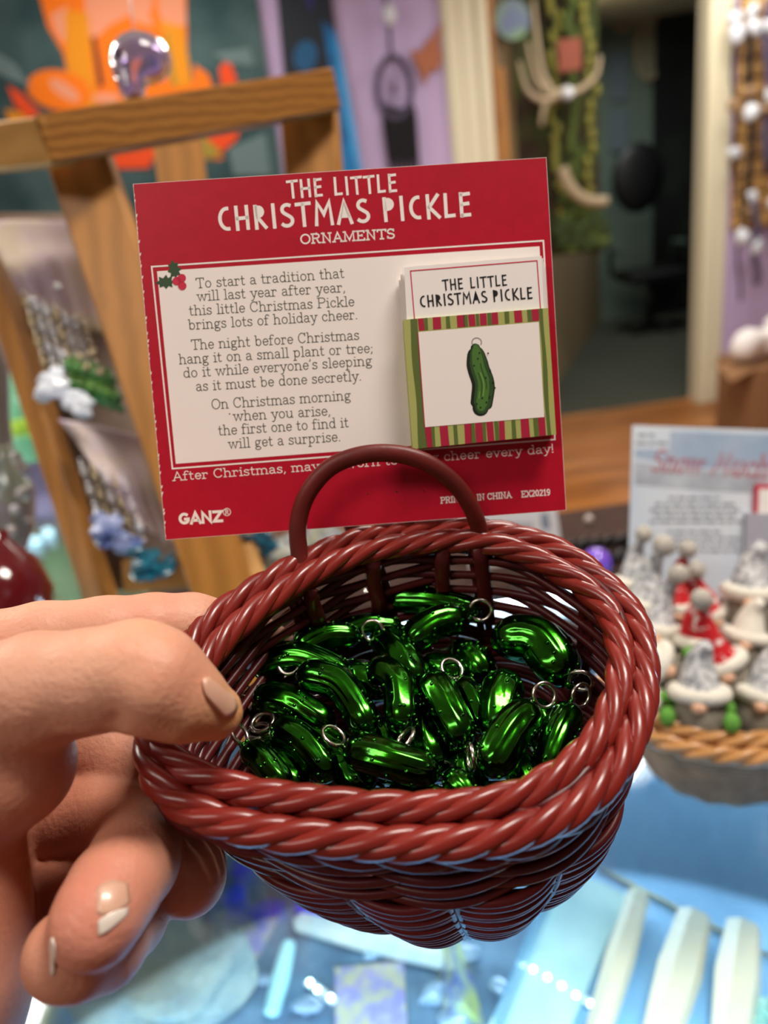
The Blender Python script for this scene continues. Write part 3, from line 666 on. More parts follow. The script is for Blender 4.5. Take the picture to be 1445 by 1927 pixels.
# ------------------------------------------------------------------ pickle ornaments
pick = mat('green_foil', '#2c8410', rough=0.17, metal=1.0, noise=(130, '#123c0c', .20), bump=(380, .07, .0005), coat=.3)  # darker green noise imitates dark surroundings mirrored in the metal
silver = mat('silver_wire', '#c9c0b8', rough=0.22, metal=1.0)
PA, PB = np.array([.0088, .0563, .215]), np.array([.0135, .0327, .245])
pn = np.cross(np.array([1, -.08, -.02]), PB - PA); pn /= np.linalg.norm(pn); pn = pn if pn[1] < 0 else -pn
PNW = RW @ pn
def piled(px, py): r = np.array([(px - CX) / F, (py - CY) / F, 1.0]); return (PA @ pn) / (r @ pn)
def pickle(pts, wpx, lift, ring, label, seed, ringdir=None):
    rnd = random.Random(seed)
    q = [P(x, y, piled(x, y)) + PNW * lift for x, y in pts]; q[1] = q[1] + PNW * .0022
    n = 34; s = 56; c = catmull(q, 12); c = resample(c, 200); u0 = .5 - .5 * np.cos(np.pi * np.linspace(.06, .94, n)); u0 = (u0 - u0[0]) / (u0[-1] - u0[0]); c = c[np.round(u0 * 199).astype(int)]; t, nn, b = frames(c)
    dm = piled(*pts[1]); R = wpx * 1.24 / 2 * dm / F
    u = .5 - .5 * np.cos(np.pi * np.linspace(.06, .94, n)); u = (u - u[0]) / (u[-1] - u[0]); Lc = np.linalg.norm(np.diff(c, axis=0), axis=1).sum(); kc = min(.8, 2.3 * R / Lc); prof = np.sqrt(np.clip(1 - (np.clip(np.abs(2 * u - 1) - (1 - kc), 0, 1) / kc) ** 2.0, 0, 1)); prof[0] = prof[-1] = .03
    prof *= (.93 + .10 * np.sin(u * 3 + seed))
    ang = np.arange(s) * 2 * np.pi / s; nr = 7 + seed % 3; ph = rnd.random() * 6
    tw = u[:, None] * rnd.uniform(-.5, .5)
    lump = 1 + .036 * np.cos(nr * (ang[None, :] + tw) + ph + .5 * np.sin(3 * u[:, None] + seed)) * np.sin(np.pi * u)[:, None] + .02 * np.sin(ang[None, :] * 2 + 5 * u[:, None] + seed)
    lump -= .03 * np.cos((nr * 2 + 3) * (ang[None, :] + tw) + 2 * ph) * np.clip(np.sin(3.5 * u[:, None] + ang[None, :] * 2 + ph), 0, 1) * np.sin(np.pi * u)[:, None] ** .5
    lump -= .035 * np.exp(-((np.cos(ang[None, :] * 2 + 7 * u[:, None] + ph)) ** 2) * 14) * np.sin(np.pi * u)[:, None]
    # ends drawn out along the axis for round tips
    rad = R * prof[:, None] * lump
    vs = (c[:, None, :] + rad[..., None] * (np.cos(ang)[None, :, None] * nn[:, None, :] + np.sin(ang)[None, :, None] * b[:, None, :])).reshape(-1, 3)
    fs = [(i * s + k, i * s + (k + 1) % s, (i + 1) * s + (k + 1) % s, (i + 1) * s + k) for i in range(n - 1) for k in range(s)]
    fs += [tuple(range(s - 1, -1, -1)), tuple((n - 1) * s + k for k in range(s))]
    gs = [(vs, fs)]
    for w in range(30):
        i = rnd.randrange(3, n - 3); k = rnd.randrange(s); p = vs[i * s + k]; o = p - c[i]; o = o / np.linalg.norm(o)
        a = np.cross(o, t[i]); gs.append(ball(p - o * .0001, (.00060, .00060, .00062), 9, 6, np.stack([t[i], a, o], 1)))
    root = thing('pickle_ornament', label, 'ornament', c[n // 2] - PNW * R, 'green pickle ornaments in the basket')
    add('pickle_body', join(*gs), pick, root)
    e = c[0]; ax = -t[0]
    add('cap', tube([e - ax * .0006, e + ax * .0004, e + ax * .0016], [.0016, .0013, .0007], 12), pick, root)
    if ring is not None:
        rp = P(ring[0], ring[1], piled(*ring)) + PNW * (lift + .003)
    else: rp = e + ax * .0045
    rp = e + ax * .0012 + (rp - e) / (np.linalg.norm(rp - e) + 1e-9) * (ring[2] if ring is not None and len(ring) > 2 else .0036)
    d = rp - e; d /= np.linalg.norm(d)
    vw = (EYE - rp) / np.linalg.norm(EYE - rp)
    nrm = np.cross(d, np.cross(vw, d)); nrm /= np.linalg.norm(nrm)
    if ringdir is not None: nrm = nrm * math.cos(ringdir) + np.cross(d, nrm) * math.sin(ringdir)
    w2 = np.cross(nrm, d); a = np.linspace(0, 2 * np.pi, 29)[:-1]
    rc = rp[None, :] + .0033 * (np.cos(a)[:, None] * d + np.sin(a)[:, None] * w2)
    add('hanging_ring', tube(rc, .00062, 8, True), silver, root)
def Zp(x, y): return (400 + x / 1.953, 1100 + y / 1.953)
# (head, mid, tail) in zoomed units, width, lift, ring, label, ring turn
PKS = [
 ([(640, 88), (800, 108), (990, 135)], 92, .004, (600, 82), 'pickle ornament at the very back, its small ring edge-on at its left end', 1.2),
 ([(945, 160), (820, 195), (712, 262)], 112, .0045, (975, 152), 'pickle ornament near the back whose big ring points right', .2),
 ([(700, 170), (570, 172), (445, 200)], 74, .001, None, 'pickle ornament half hidden behind the one whose ring crosses the steep pickle', .4),
 ([(552, 228), (430, 240), (300, 285)], 92, .004, (588, 220), 'pickle ornament left of the centre back, ring standing up at its right end', .1),
 ([(600, 190), (690, 280), (762, 400)], 104, .001, None, 'steep pickle ornament running down from under the upright ring at centre back', .5),
 ([(1305, 400), (1190, 260), (1020, 240)], 138, .004, (1345, 392), 'fat pickle ornament curving down the right wall of the basket', .6),
 ([(148, 325), (330, 310), (520, 372)], 98, .003, (92, 335), 'long pickle ornament at the upper left with a round open ring at its left end', .1),
 ([(155, 420), (290, 455), (450, 530)], 104, .0005, (105, 395), 'pickle ornament whose ring lies against the thumb tip', 1.1),
 ([(325, 372), (480, 430), (588, 590)], 112, .0055, (290, 328), 'long pickle ornament left of centre on top, big round ring at its upper left', .0),
 ([(700, 590), (690, 430), (585, 345)], 122, .0055, (716, 622), 'bent pickle ornament at the centre with its ring at the bottom', .35),
 ([(935, 640), (860, 500), (800, 385)], 124, .005, (945, 695), 'pickle ornament right of the centre one, its ring hanging down and seen edge-on', 1.2),
 ([(905, 375), (950, 440), (1010, 560)], 82, .002, (876, 332), 'small-looking pickle ornament wedged between two big ones, ring at its top', .6),
 ([(1050, 620), (1052, 480), (1085, 365)], 124, .003, None, 'pickle ornament standing upright right of centre with no ring showing', .5),
 ([(1185, 520), (1095, 610), (1010, 770)], 118, .0075, (1212, 478), 'bright pickle ornament at the lower right leaning on the rim, ring at its top', .45),
 ([(1318, 480), (1270, 580), (1215, 730)], 98, .003, (1360, 440), 'rightmost pickle ornament under the rim, ring turned sideways', .8),
 ([(500, 640), (640, 700), (840, 745)], 116, .0055, (455, 612), 'pickle ornament lying along the front rim below the centre', .9),
 ([(870, 720), (910, 770), (970, 840)], 88, .002, None, 'short end of a pickle ornament between the front one and the bright one', .5),
 ([(232, 550), (350, 630), (445, 745)], 118, .003, None, 'pickle ornament at the lower left whose blunt end faces the front rim', .4),
 ([(130, 625), (200, 690), (280, 790)], 100, .003, (118, 590), 'leftmost pickle ornament low against the basket wall', 1.0),
 ([(190, 555), (240, 640), (330, 750)], 96, -.002, None, 'dark pickle ornament wedged between the two at the lower left', .3),
]
for i, (pts, w, lift, ring, lb, rd) in enumerate(PKS):
    pickle([Zp(*p) for p in pts], w / 1.953, lift, None if ring is None else Zp(*ring), lb, i * 7 + 3, rd)
LOW = [[(300, 480), (400, 560), (560, 620)], [(600, 480), (640, 560), (660, 700)], [(960, 300), (850, 300), (760, 250)], [(1130, 440), (1200, 480), (1230, 600)],
       [(760, 430), (790, 540), (840, 660)], [(980, 560), (930, 640), (960, 760)], [(880, 200), (960, 260), (1010, 330)], [(640, 740), (760, 770), (900, 780)], [(430, 330), (560, 330), (640, 380)], [(380, 600), (480, 640), (560, 760)], [(1110, 600), (1150, 690), (1190, 790)]]
LOWL = ['left, under the ring pickle by the thumb', 'centre, under the bent pickle', 'back, behind the small wedged pickle', 'right, under the fat curved pickle', 'centre, under the pickle with a hanging ring', 'front right, left of the bright leaning pickle', 'back, under the pickle whose ring points right', 'very front, under the pickle along the rim', 'upper left, under the two long pickles', 'lower left, beside the blunt-ended pickle', 'lower right, between the two beside the rim']
LOWL = ['dark pickle ornament underneath, ' + q for q in LOWL]
for i, pts in enumerate(LOW):
    pickle([Zp(*p) for p in pts], 118 / 1.953, -.0045, None, LOWL[i], 200 + i * 5, .6)
# ------------------------------------------------------------------ the hand holding the basket (one continuous surface)
def H3(px, py, d): return np.array([(px - CX) / F * d, (py - CY) / F * d, d], np.float32)
def chain(pts):
    """pts: (px, py, depth, radius in px)"""
    return [(H3(*p[:3]), p[3] * p[2] / F) for p in pts]
HAND = {
 'thumb': (chain([(-210, 1400, .178, 175), (-60, 1365, .172, 150), (70, 1300, .167, 108), (170, 1283, .165, 97), (255, 1266, .164, 97), (292, 1284, .164, 99), (345, 1316, .166, 78), (404, 1341, .170, 53)]), .0035),
 'thenar': (chain([(-60, 1440, .172, 165), (20, 1440, .172, 118)]), .012),
 'index': (chain([(-210, 1330, .205, 120), (-40, 1225, .202, 72), (80, 1200, .204, 66), (200, 1190, .208, 66), (290, 1184, .212, 66), (360, 1180, .217, 62), (440, 1190, .226, 56), (510, 1225, .236, 50)]), .004),
 'middle': (chain([(-180, 1480, .205, 120), (40, 1420, .214, 75), (190, 1400, .214, 74), (255, 1440, .210, 70), (290, 1520, .204, 70), (330, 1590, .196, 70), (352, 1640, .191, 70), (355, 1657, .190, 66)]), .003),
 'ring': (chain([(-180, 1600, .200, 110), (60, 1545, .208, 75), (200, 1535, .202, 76), (262, 1580, .188, 80), (250, 1625, .174, 82), (215, 1672, .162, 84), (184, 1725, .155, 82), (174, 1742, .154, 78)]), .003),
 'pinky': (chain([(-180, 1720, .196, 100), (40, 1690, .200, 70), (170, 1690, .192, 72), (235, 1725, .180, 76), (190, 1775, .167, 82), (140, 1795, .160, 80), (122, 1798, .159, 76)]), .003),
 'palm': (chain([(-190, 1330, .200, 140), (-200, 1560, .198, 160), (-210, 1800, .190, 170)]), .012),
 'palm2': (chain([(-60, 1320, .196, 100), (-20, 1500, .205, 110), (-30, 1680, .196, 100)]), .010),
 'heel': (chain([(-120, 1520, .176, 150), (-120, 1700, .172, 150), (-140, 1900, .168, 160)]), .012),
 'wrist': (chain([(-170, 1850, .172, 205), (-260, 2150, .165, 215), (-420, 2600, .15, 235), (-560, 3000, .14, 240)]), .015),
}
hs = .00105
lo = np.array([-.235, .010, .130], np.float32); hi = np.array([-.020, .235, .262], np.float32)
dims = np.ceil((hi - lo) / hs).astype(int)
gx = [lo[i] + hs * np.arange(dims[i], dtype=np.float32) for i in range(3)]
Fd = np.full(tuple(dims), 1.0, np.float32)
def stamp(a, b, ra, rb, dst, k, pad=.014):
    m0 = np.minimum(a - max(ra, rb), b - max(ra, rb)) - pad; m1 = np.maximum(a + max(ra, rb), b + max(ra, rb)) + pad
    i0 = np.clip(((m0 - lo) / hs).astype(int), 0, dims); i1 = np.clip(((m1 - lo) / hs).astype(int) + 1, 0, dims)
    if (i1 <= i0).any(): return
    sl = tuple(slice(p, q) for p, q in zip(i0, i1))
    G = np.stack(np.meshgrid(*[gx[i][sl[i]] for i in range(3)], indexing='ij'), -1)
    dst[sl] = smin(dst[sl], cone_sdf(G, a, b, ra, rb).astype(np.float32), k)
for nm in ('palm', 'palm2', 'heel', 'wrist', 'thenar', 'thumb', 'index', 'middle', 'ring', 'pinky'):
    ch_, kb = HAND[nm]; part_ = np.full(tuple(dims), 1.0, np.float32)
    for (a, ra), (b, rb) in zip(ch_[:-1], ch_[1:]): stamp(a, b, ra, rb, part_, .0025 if nm in ('thumb', 'index', 'middle', 'ring', 'pinky') else .006)
    Fd = smin(Fd, part_, {'thumb': .0035, 'index': .0016, 'middle': .0016, 'ring': .0014, 'pinky': .0014}.get(nm, .010))
# flexion creases and knuckle folds pressed into the skin
def groove(px, py, d, r, dirp, ln, depth):
    """a shallow crease: capsule lying on the surface"""
    a = H3(px - dirp[0] * ln, py - dirp[1] * ln, d); b = H3(px + dirp[0] * ln, py + dirp[1] * ln, d)
    m0 = np.minimum(a, b) - .006; m1 = np.maximum(a, b) + .006
    i0 = np.clip(((m0 - lo) / hs).astype(int), 0, dims); i1 = np.clip(((m1 - lo) / hs).astype(int) + 1, 0, dims)
    if (i1 <= i0).any(): return
    sl = tuple(slice(p, q) for p, q in zip(i0, i1)); G = np.stack(np.meshgrid(*[gx[i][sl[i]] for i in range(3)], indexing='ij'), -1)
    dd = cone_sdf(G, a, b, 0, 0); Fd[sl] += depth * np.exp(-(dd / r) ** 2)
groove(238, 1310, .1555, .0022, (-.35, .94), 55, .0016)
groove(165, 1395, .1610, .0022, (-.9, -.3), 70, .0015)
for x, y, ln in ((180, 1150, 16), (196, 1158, 20), (300, 1140, 14), (110, 1172, 26)): groove(x, y, .1985, .0009, (.9, .35), ln, .0005)
for x, y in ((60, 1370), (90, 1360), (30, 1400), (120, 1350)): groove(x, y, .1555, .0012, (.6, .8), 34, .0005)
for i, (x, y) in enumerate(((268, 1192), (285, 1200), (250, 1190))): groove(x, y, .1555, .0010, (.25, .97), 22, .0004)
hv, hf = surface_nets(Fd, lo, hs); del Fd
# relax once for a smooth skin
E_ = np.array([(f[i], f[(i + 1) % 4]) for f in hf for i in range(4)])
for _ in range(3):
    acc = np.zeros_like(hv); np.add.at(acc, E_[:, 0], hv[E_[:, 1]]); cn = np.bincount(E_[:, 0], minlength=len(hv))[:, None]
    hv = hv * .5 + .5 * acc / np.maximum(cn, 1)
# skin colour: pinker finger ends and knuckles, yellower thumb pad, ruddy palm
base_c = np.array(col('#d09c82')[:3]); cols = np.tile(base_c, (len(hv), 1))
def tintc(px, py, d, rad, c, s):
    w = (s * np.exp(-(np.linalg.norm(hv - H3(px, py, d), axis=1) / rad) ** 2))[:, None]; cols[:] = cols * (1 - w) + np.array(col(c)[:3]) * w
tintc(60, 1640, .19, .045, '#a8644e', .8); tintc(0, 1560, .17, .03, '#c07a60', .6)
tintc(250, 1640, .160, .012, '#d08a70', .45); tintc(150, 1690, .150, .012, '#d07c68', .5); tintc(190, 1760, .150, .010, '#c87468', .35); tintc(60, 1790, .155, .012, '#d09478', .4)
tintc(340, 1690, .18, .014, '#cf8466', .6); tintc(420, 1375, .165, .012, '#d49a58', .7); tintc(280, 1200, .155, .014, '#dda07f', .6); tintc(280, 1140, .205, .014, '#d98c74', .4)
tintc(350, 1270, .158, .009, '#c4806a', .5)
hand_m = mat('skin', '#d8a080', rough=.46, spec=.35, sss=.35, vcol='Col', bump=(700, .45, .0007))
hw = (hv @ RW.T) + EYE
hand = thing('hand', 'bare left hand coming in from the left, thumb over the basket rim', 'hand', P(-100, 1600, .18))
hand_body = add('skin', (hw, hf), hand_m, hand, vcols=np.concatenate([cols, np.ones((len(cols), 1))], 1))
nail_m = mat('fingernail', '#d9a48c', rough=.34, spec=.5, sss=.3, coat=.25); nailw = mat('nail_edge', '#dccfc2', rough=.35, spec=.5, coat=.3)
from mathutils.bvhtree import BVHTree
BV = BVHTree.FromPolygons([tuple(p) for p in hw.tolist()], hf)
def nail(outline, lift, m, name, parent, label=None, n=9, bulge=.0003):
    """a thin curved plate laid on the skin; outline: 4 corner pixels (base left, base right, tip right, tip left)"""
    vs = []; 
    for i in range(n):
        for j in range(n):
            u, v = i / (n - 1), j / (n - 1)
            # rounded corners
            uu = .5 + (u - .5) * (1 - .34 * abs(2 * v - 1) ** 4)
            q = lerp(lerp(outline[0], outline[1], v), lerp(outline[3], outline[2], v), uu)
            r = ray(*q); rn = Vector(r / np.linalg.norm(r)); h, nn, _, _ = BV.ray_cast(Vector(EYE), rn)
            if h is None:
                h, nn, _, _ = BV.find_nearest(Vector(EYE) + rn * .165 * float(np.linalg.norm(r)))
            if nn.dot(rn) > 0: nn = -nn
            vs.append(np.array(h) + np.array(nn) * (lift + bulge * math.sin(math.pi * v) * math.sin(math.pi * (.15 + .7 * u))))
    fs = [(i * n + j, (i + 1) * n + j, (i + 1) * n + j + 1, i * n + j + 1) for i in range(n - 1) for j in range(n - 1)]
    vs = np.array(vs)
    for _ in range(3):
        g = vs.reshape(n, n, 3); g2 = g.copy(); g2[1:-1, 1:-1] = (g[:-2, 1:-1] + g[2:, 1:-1] + g[1:-1, :-2] + g[1:-1, 2:]) / 4; g2[0, 1:-1] = (g[0, :-2] + g[0, 2:] + g[0, 1:-1]) / 3; g2[-1, 1:-1] = (g[-1, :-2] + g[-1, 2:] + g[-1, 1:-1]) / 3; vs = g2.reshape(-1, 3)
    m = add(name, (vs, fs), m, parent, label); s_ = m.modifiers.new('thick', 'SOLIDIFY'); s_.thickness = .0005; s_.offset = -1; return m
tn = nail([(377, 1266), (378, 1300), (427, 1357), (452, 1326)], .0002, nail_m, 'fingernail', hand)
rn_ = nail([(182, 1660), (240, 1655), (246, 1706), (184, 1732)], .0001, nail_m, 'fingernail', hand)
nail([(184, 1726), (243, 1704), (240, 1722), (186, 1768)], .0002, nailw, 'nail_tip', rn_)
pn_ = nail([(94, 1762), (104, 1766), (106, 1836), (94, 1838)], .0001, nailw, 'fingernail', hand)
# ------------------------------------------------------------------ things inside the counter
rc_ = random.Random(11)
def rock(c, r, seed, flat=.6, seg=14):
    v, f = ball((0, 0, 0), 1, seg, seg // 2 + 2); rr = random.Random(seed); ks = [(np.array([rr.gauss(0, 1) for _ in range(3)]), rr.uniform(.05, .2)) for _ in range(9)]
    m = np.ones(len(v))
    for k, a in ks: m += a * np.sin(v @ k * 2.2 + a * 9)
    m = np.round(m * 7) / 7 * .4 + m * .6
    return v * m[:, None] * np.array([r, r * .85, r * flat]) + np.asarray(c), f
def onshelf(px, py): return on_z(px, py, .8622)
cobalt = mat('cobalt_glass', '#2236ff', rough=.3, spec=.3, coat=.2)
for i, (x, y, a, b, rot) in enumerate(((456, 1632, .016, .009, 1.2), (442, 1692, .012, .010, .8), (505, 1718, .017, .008, .1), (592, 1712, .020, .011, -.3))):
    c = onshelf(x, y); A = np.array([[math.cos(rot), -math.sin(rot), 0], [math.sin(rot), math.cos(rot), 0], [0, 0, 1.0]])
    add('glass_stone', ball(c + [0, 0, .005], (a, b, .005), 18, 10, A), cobalt, label=['uppermost cobalt blue glass stone between the middle finger and the basket', 'cobalt blue glass stone just right of the middle fingertip', 'long cobalt blue glass stone lying on the patterned card', 'large cobalt blue glass stone closest under the basket'][i], cat='glass stone', group='cobalt glass stones in the counter')
def flatcard(q, m, label, name='display_card', cat='card', t=.0015, pat=None):
    p = [on_z(x, y, .863) for x, y in q]; o = thing(name, label, cat, sum(p) / len(p))
    add('board', slab(p, (0, 0, 1), t), m, o, smooth=False)
    return o
cyan = mat('pale_cyan', '#93b8b8', rough=.6); pat_m = mat('patterned_paper', '#b4b89c', rough=.6, noise=(70, '#8c90c8', .10))
flatcard([(302, 1726), (378, 1714), (388, 1780), (308, 1792)], cyan, 'small plain pale cyan card beside the middle fingertip')
flatcard([(402, 1716), (524, 1730), (486, 1806), (366, 1788)], pat_m, 'lavender and cream patterned card under the long blue stone')
flatcard([(630, 1823), (760, 1811), (768, 1965), (632, 1965)], pat_m, 'lavender and cream patterned card standing out at the bottom centre')
flatcard([(1075, 1640), (1180, 1688), (1060, 1970), (900, 1970)], mat('pale_tray', '#c4e4dc', rough=.35, noise=(25, '#a8cccc', .2)), 'long pale green tray right of the glass divider', 'tray', 'tray', .003)
selen = mat('selenite', '#d4dcd0', rough=.35, noise=(40, '#a9c4c8', .2), spec=.6); selc = mat('cream_selenite', '#e4cfa8', rough=.5, noise=(20, '#d0c8b0', .2), spec=.6)
def stick(a, b, w, h, m, name, label, cat):
    p, q = onshelf(*a), onshelf(*b); d = q - p; L_ = np.linalg.norm(d); d /= L_; s = np.cross(d, [0, 0, 1]); prof = [(0, .15), (.04, .8), (.5, 1), (.96, .8), (1, .15)]
    vs, fs = [], []
    for t, k in prof:
        for i in range(6):
            an = math.pi / 3 * i + .3; vs.append(p + d * L_ * t + s * w * k * math.cos(an) + np.array([0, 0, h + h * k * math.sin(an) * .95]))
    for i in range(4):
        for j in range(6): fs.append((i * 6 + j, i * 6 + (j + 1) % 6, (i + 1) * 6 + (j + 1) % 6, (i + 1) * 6 + j))
    fs += [tuple(range(5, -1, -1)), tuple(24 + i for i in range(6))]
    return add(name, (vs, fs), m, label=label, cat=cat, smooth=False)
stick((556, 1745), (850, 1822), .011, .008, selen, 'selenite_bar', 'long pale grey selenite bar lying under the basket', 'crystal')
stick((548, 1782), (512, 1925), .0075, .007, mat('clear_wand', '#aee6ea', rough=.15, spec=.8), 'crystal_wand', 'six-sided pale cyan crystal wand at the bottom', 'crystal')
for i, (a, b, w, lb) in enumerate((((1205, 1690), (1120, 1980), .011, 'leftmost cream selenite log in the counter, crossing the brass edge'), ((1310, 1730), (1240, 1980), .016, 'middle cream selenite log in the counter at the bottom right'), ((1400, 1750), (1372, 1980), .016, 'rightmost cream selenite log in the counter, against the picture edge'))):
    o = stick(a, b, w, .010, selc, 'selenite_log', lb, 'crystal'); o['group'] = 'selenite logs in the counter'
add('geode', rock(onshelf(330, 1890) + [0, 0, .026], .048, 3, .45, 24), mat('geode_grey', '#9fb0a8', rough=.6, noise=(60, '#6f8a90', .25), bump=(120, .6, .003)), label='big pale grey-green geode half at the bottom beside the fingers', cat='geode', smooth=False)
cy = mat('clear_pebble', '#a8c8d8', rough=.15, spec=.8, noise=(50, '#5878a0', .3))
for i, (x, y, r) in enumerate(((440, 1830, .009), (470, 1845, .006), (500, 1850, .005), (530, 1640, .010), (560, 1655, .007), (700, 1800, .006), (580, 1900, .010), (820, 1880, .010), (880, 1800, .008), (940, 1860, .006), (860, 1925, .009), (330, 1640, .006))):
    add('tumbled_stone', rock(onshelf(x, y) + [0, 0, r * .6], r, 20 + i), cy, label='small clear bluish stone in the counter, ' + ['just above the grey geode', 'the nearer of two above the geode', 'right of the two above the geode', 'under the left end of the basket', 'below the basket, by the long selenite bar', 'between the wand and the patterned card', 'at the foot of the crystal wand', 'left of the rainbow prism, at the bottom', 'at the top of the rainbow prism', 'right of the rainbow prism', 'at the bottom right of the prism', 'hidden behind the middle fingertip'][i], cat='crystal', group='tumbled stones in the counter')
a, b = onshelf(838, 1800), onshelf(905, 1800)
pr = [onshelf(822, 1800), onshelf(880, 1795), onshelf(912, 1930), onshelf(830, 1935)]
irid = mat('rainbow_glass', '#5a6aa8', rough=.1, spec=1.0, coat=1.0, noise=(38, '#b8c868', .12))
apx = (pr[0] + pr[1]) / 2 + [0, 0, .030]; apy = (pr[2] + pr[3]) / 2 + [0, 0, .030]
add('glass_prism', (np.array([pr[0], pr[1], pr[2], pr[3], apx, apy]), [(0, 1, 2, 3), (0, 4, 1), (3, 2, 5), (0, 3, 5, 4), (1, 4, 5, 2)]), irid, label='rainbow-coated dark glass prism in the counter', cat='crystal', smooth=False)
add('lace_coral', join(*[rock(onshelf(1420 + dx, 1910 + dy) + [0, 0, .006], .006, 60 + dx) for dx, dy in ((0, 0), (14, -8), (-10, 10), (20, 8), (5, 20), (-4, -14))]), mat('green_crystal', '#8fc0b0', rough=.3), label='small pale green crystal cluster at the bottom right corner', cat='crystal', smooth=False)

# ------------------------------------------------------------------ natural basket of gnomes on the counter, right
nat = mat('natural_wicker', '#c48f58', rough=.35, spec=.45, noise=(60, '#ae7c48', .2), coat=.2); nat_d = mat('grey_wicker', '#b89c7c', rough=.5, noise=(80, '#947c64', .2))
GC = on_z(1400, 1540, 1.0); GC = np.array([GC[0] + .012, GC[1] + .056, 1.0])
GB = thing('wicker_basket', 'natural tan wicker basket full of gnome ornaments on the glass counter', 'basket', GC)
th = np.linspace(0, 2 * np.pi, 120, endpoint=False); ring2 = lambda r, z: GC + np.stack([r * np.cos(th) * 1.08, r * .94 * np.sin(th), np.full_like(th, z)], 1)
for R_, zz, tw in ((.072, .076, 1), (.081, .070, 1)):
    for g in rope(ring2(R_, zz)[::-1], np.array([0, 0, 1.0]), .0033, .0033, 3, .052, tw, sides=7, per=12): add('border_cane', g, nat, GB)
for i in range(15):
    t = i / 14; r = .048 + .026 * t ** .8; off = .0022 * np.abs(np.sin(8 * th)) ; rr = ring2(1, 0) - GC
    add('weaver', tube(GC + np.stack([(r + off) * np.cos(th) * 1.08, (r + off) * .94 * np.sin(th), np.full_like(th, .003 + .063 * t)], 1), .0019, 6, True), nat_d, GB)
add('base', lathe([(.0, .001), (.047, .001), (.048, .004), (0, .004)], GC, 30), nat_d, GB)
hoop = [GC + np.array([-.028 + .056 * s, .060, .05 + .052 * math.sin(math.pi * s) ** .6]) for s in np.linspace(0, 1, 15)]
add('hoop_handle', tube(hoop, .0028, 8), mat('tan_wood', '#8a5a30', rough=.4), GB)
# gnomes
wool = mat('white_wool', '#e6e0d2', rough=.9, bump=(300, .5, .002)); beardg = mat('grey_beard', '#8f8676', rough=.9, bump=(250, .6, .002), noise=(90, '#6e675c', .2)); beardb = mat('dark_beard', '#2b2d2c', rough=.9, bump=(250, .6, .002))
greyk = mat('grey_knit', '#8e9094', rough=.9, noise=(260, '#d8d8d8', .08)); redk = mat('red_knit', '#c41822', rough=.85, noise=(170, '#e8d8d4', .03, .60)); pom = mat('grey_pompom', '#b3aca2', rough=.95, bump=(400, .8, .002)); nose = mat('nose', '#e0b090', rough=.5)
greenk = mat('green_mitten', '#5e9a3a', rough=.8); darkred = mat('maroon_coat', '#5e1420', rough=.8)
def gnome(px, py, d, ax, s, hat, beard, label, pm_=None, mitt=None, hl=1.0):
    """px,py: the nose; ax: screen direction of the hat tip; s: scale"""
    c = P(px, py, d); h = RW @ np.array([ax[0], ax[1], 0.0]); h = h / np.linalg.norm(h); tow = (EYE - c) / np.linalg.norm(EYE - c); tow = tow - h * (tow @ h); tow /= np.linalg.norm(tow); sd = np.cross(h, tow); A = np.stack([sd, tow, h], 1)
    L = lambda x, y, z: c + A @ (np.array([x, y, z]) * s)
    o = thing('gnome_ornament', label, 'ornament', L(0, -.012, -.022), 'gnome ornaments in the tan basket')
    add('beard', ball(L(0, -.008, -.008), np.array([.0125, .010, .016]) * s, 16, 10, A), beard, o)
    add('coat', ball(L(0, -.012, -.012), np.array([.013, .011, .015]) * s, 14, 8, A), darkred if hat is not greyk else MATS['grey_knit'], o)
    add('nose', ball(L(0, .0015, .0), np.array([.0040, .0036, .0034]) * s, 12, 8, A), nose, o)
    add('hat_brim', tube([L(.0115 * math.cos(a), -.008 + .0085 * math.sin(a), .0055 - .001 * math.sin(a)) for a in np.linspace(0, 2 * math.pi, 19)[:-1]], .0042 * s, 8, True), wool, o)
    pts = catmull([L(0, -.008, .006), L(0, -.008, .016), L(.001, -.006, .016 + .012 * hl), L(.004, -.002, .018 + .018 * hl)], 5); add('hat', tube(pts, np.linspace(.0112, .0028, len(pts)) * s, 12), hat, o)
    if pm_: add('pompom', ball(L(.006, .0, .020 + .022 * hl), .0062 * s, 12, 8), pom, o)
    if mitt:
        for q in (-1, 1): add('mitten', ball(L(q * .0145, .001, -.006), np.array([.004, .004, .005]) * s, 10, 7, A), mitt, o)
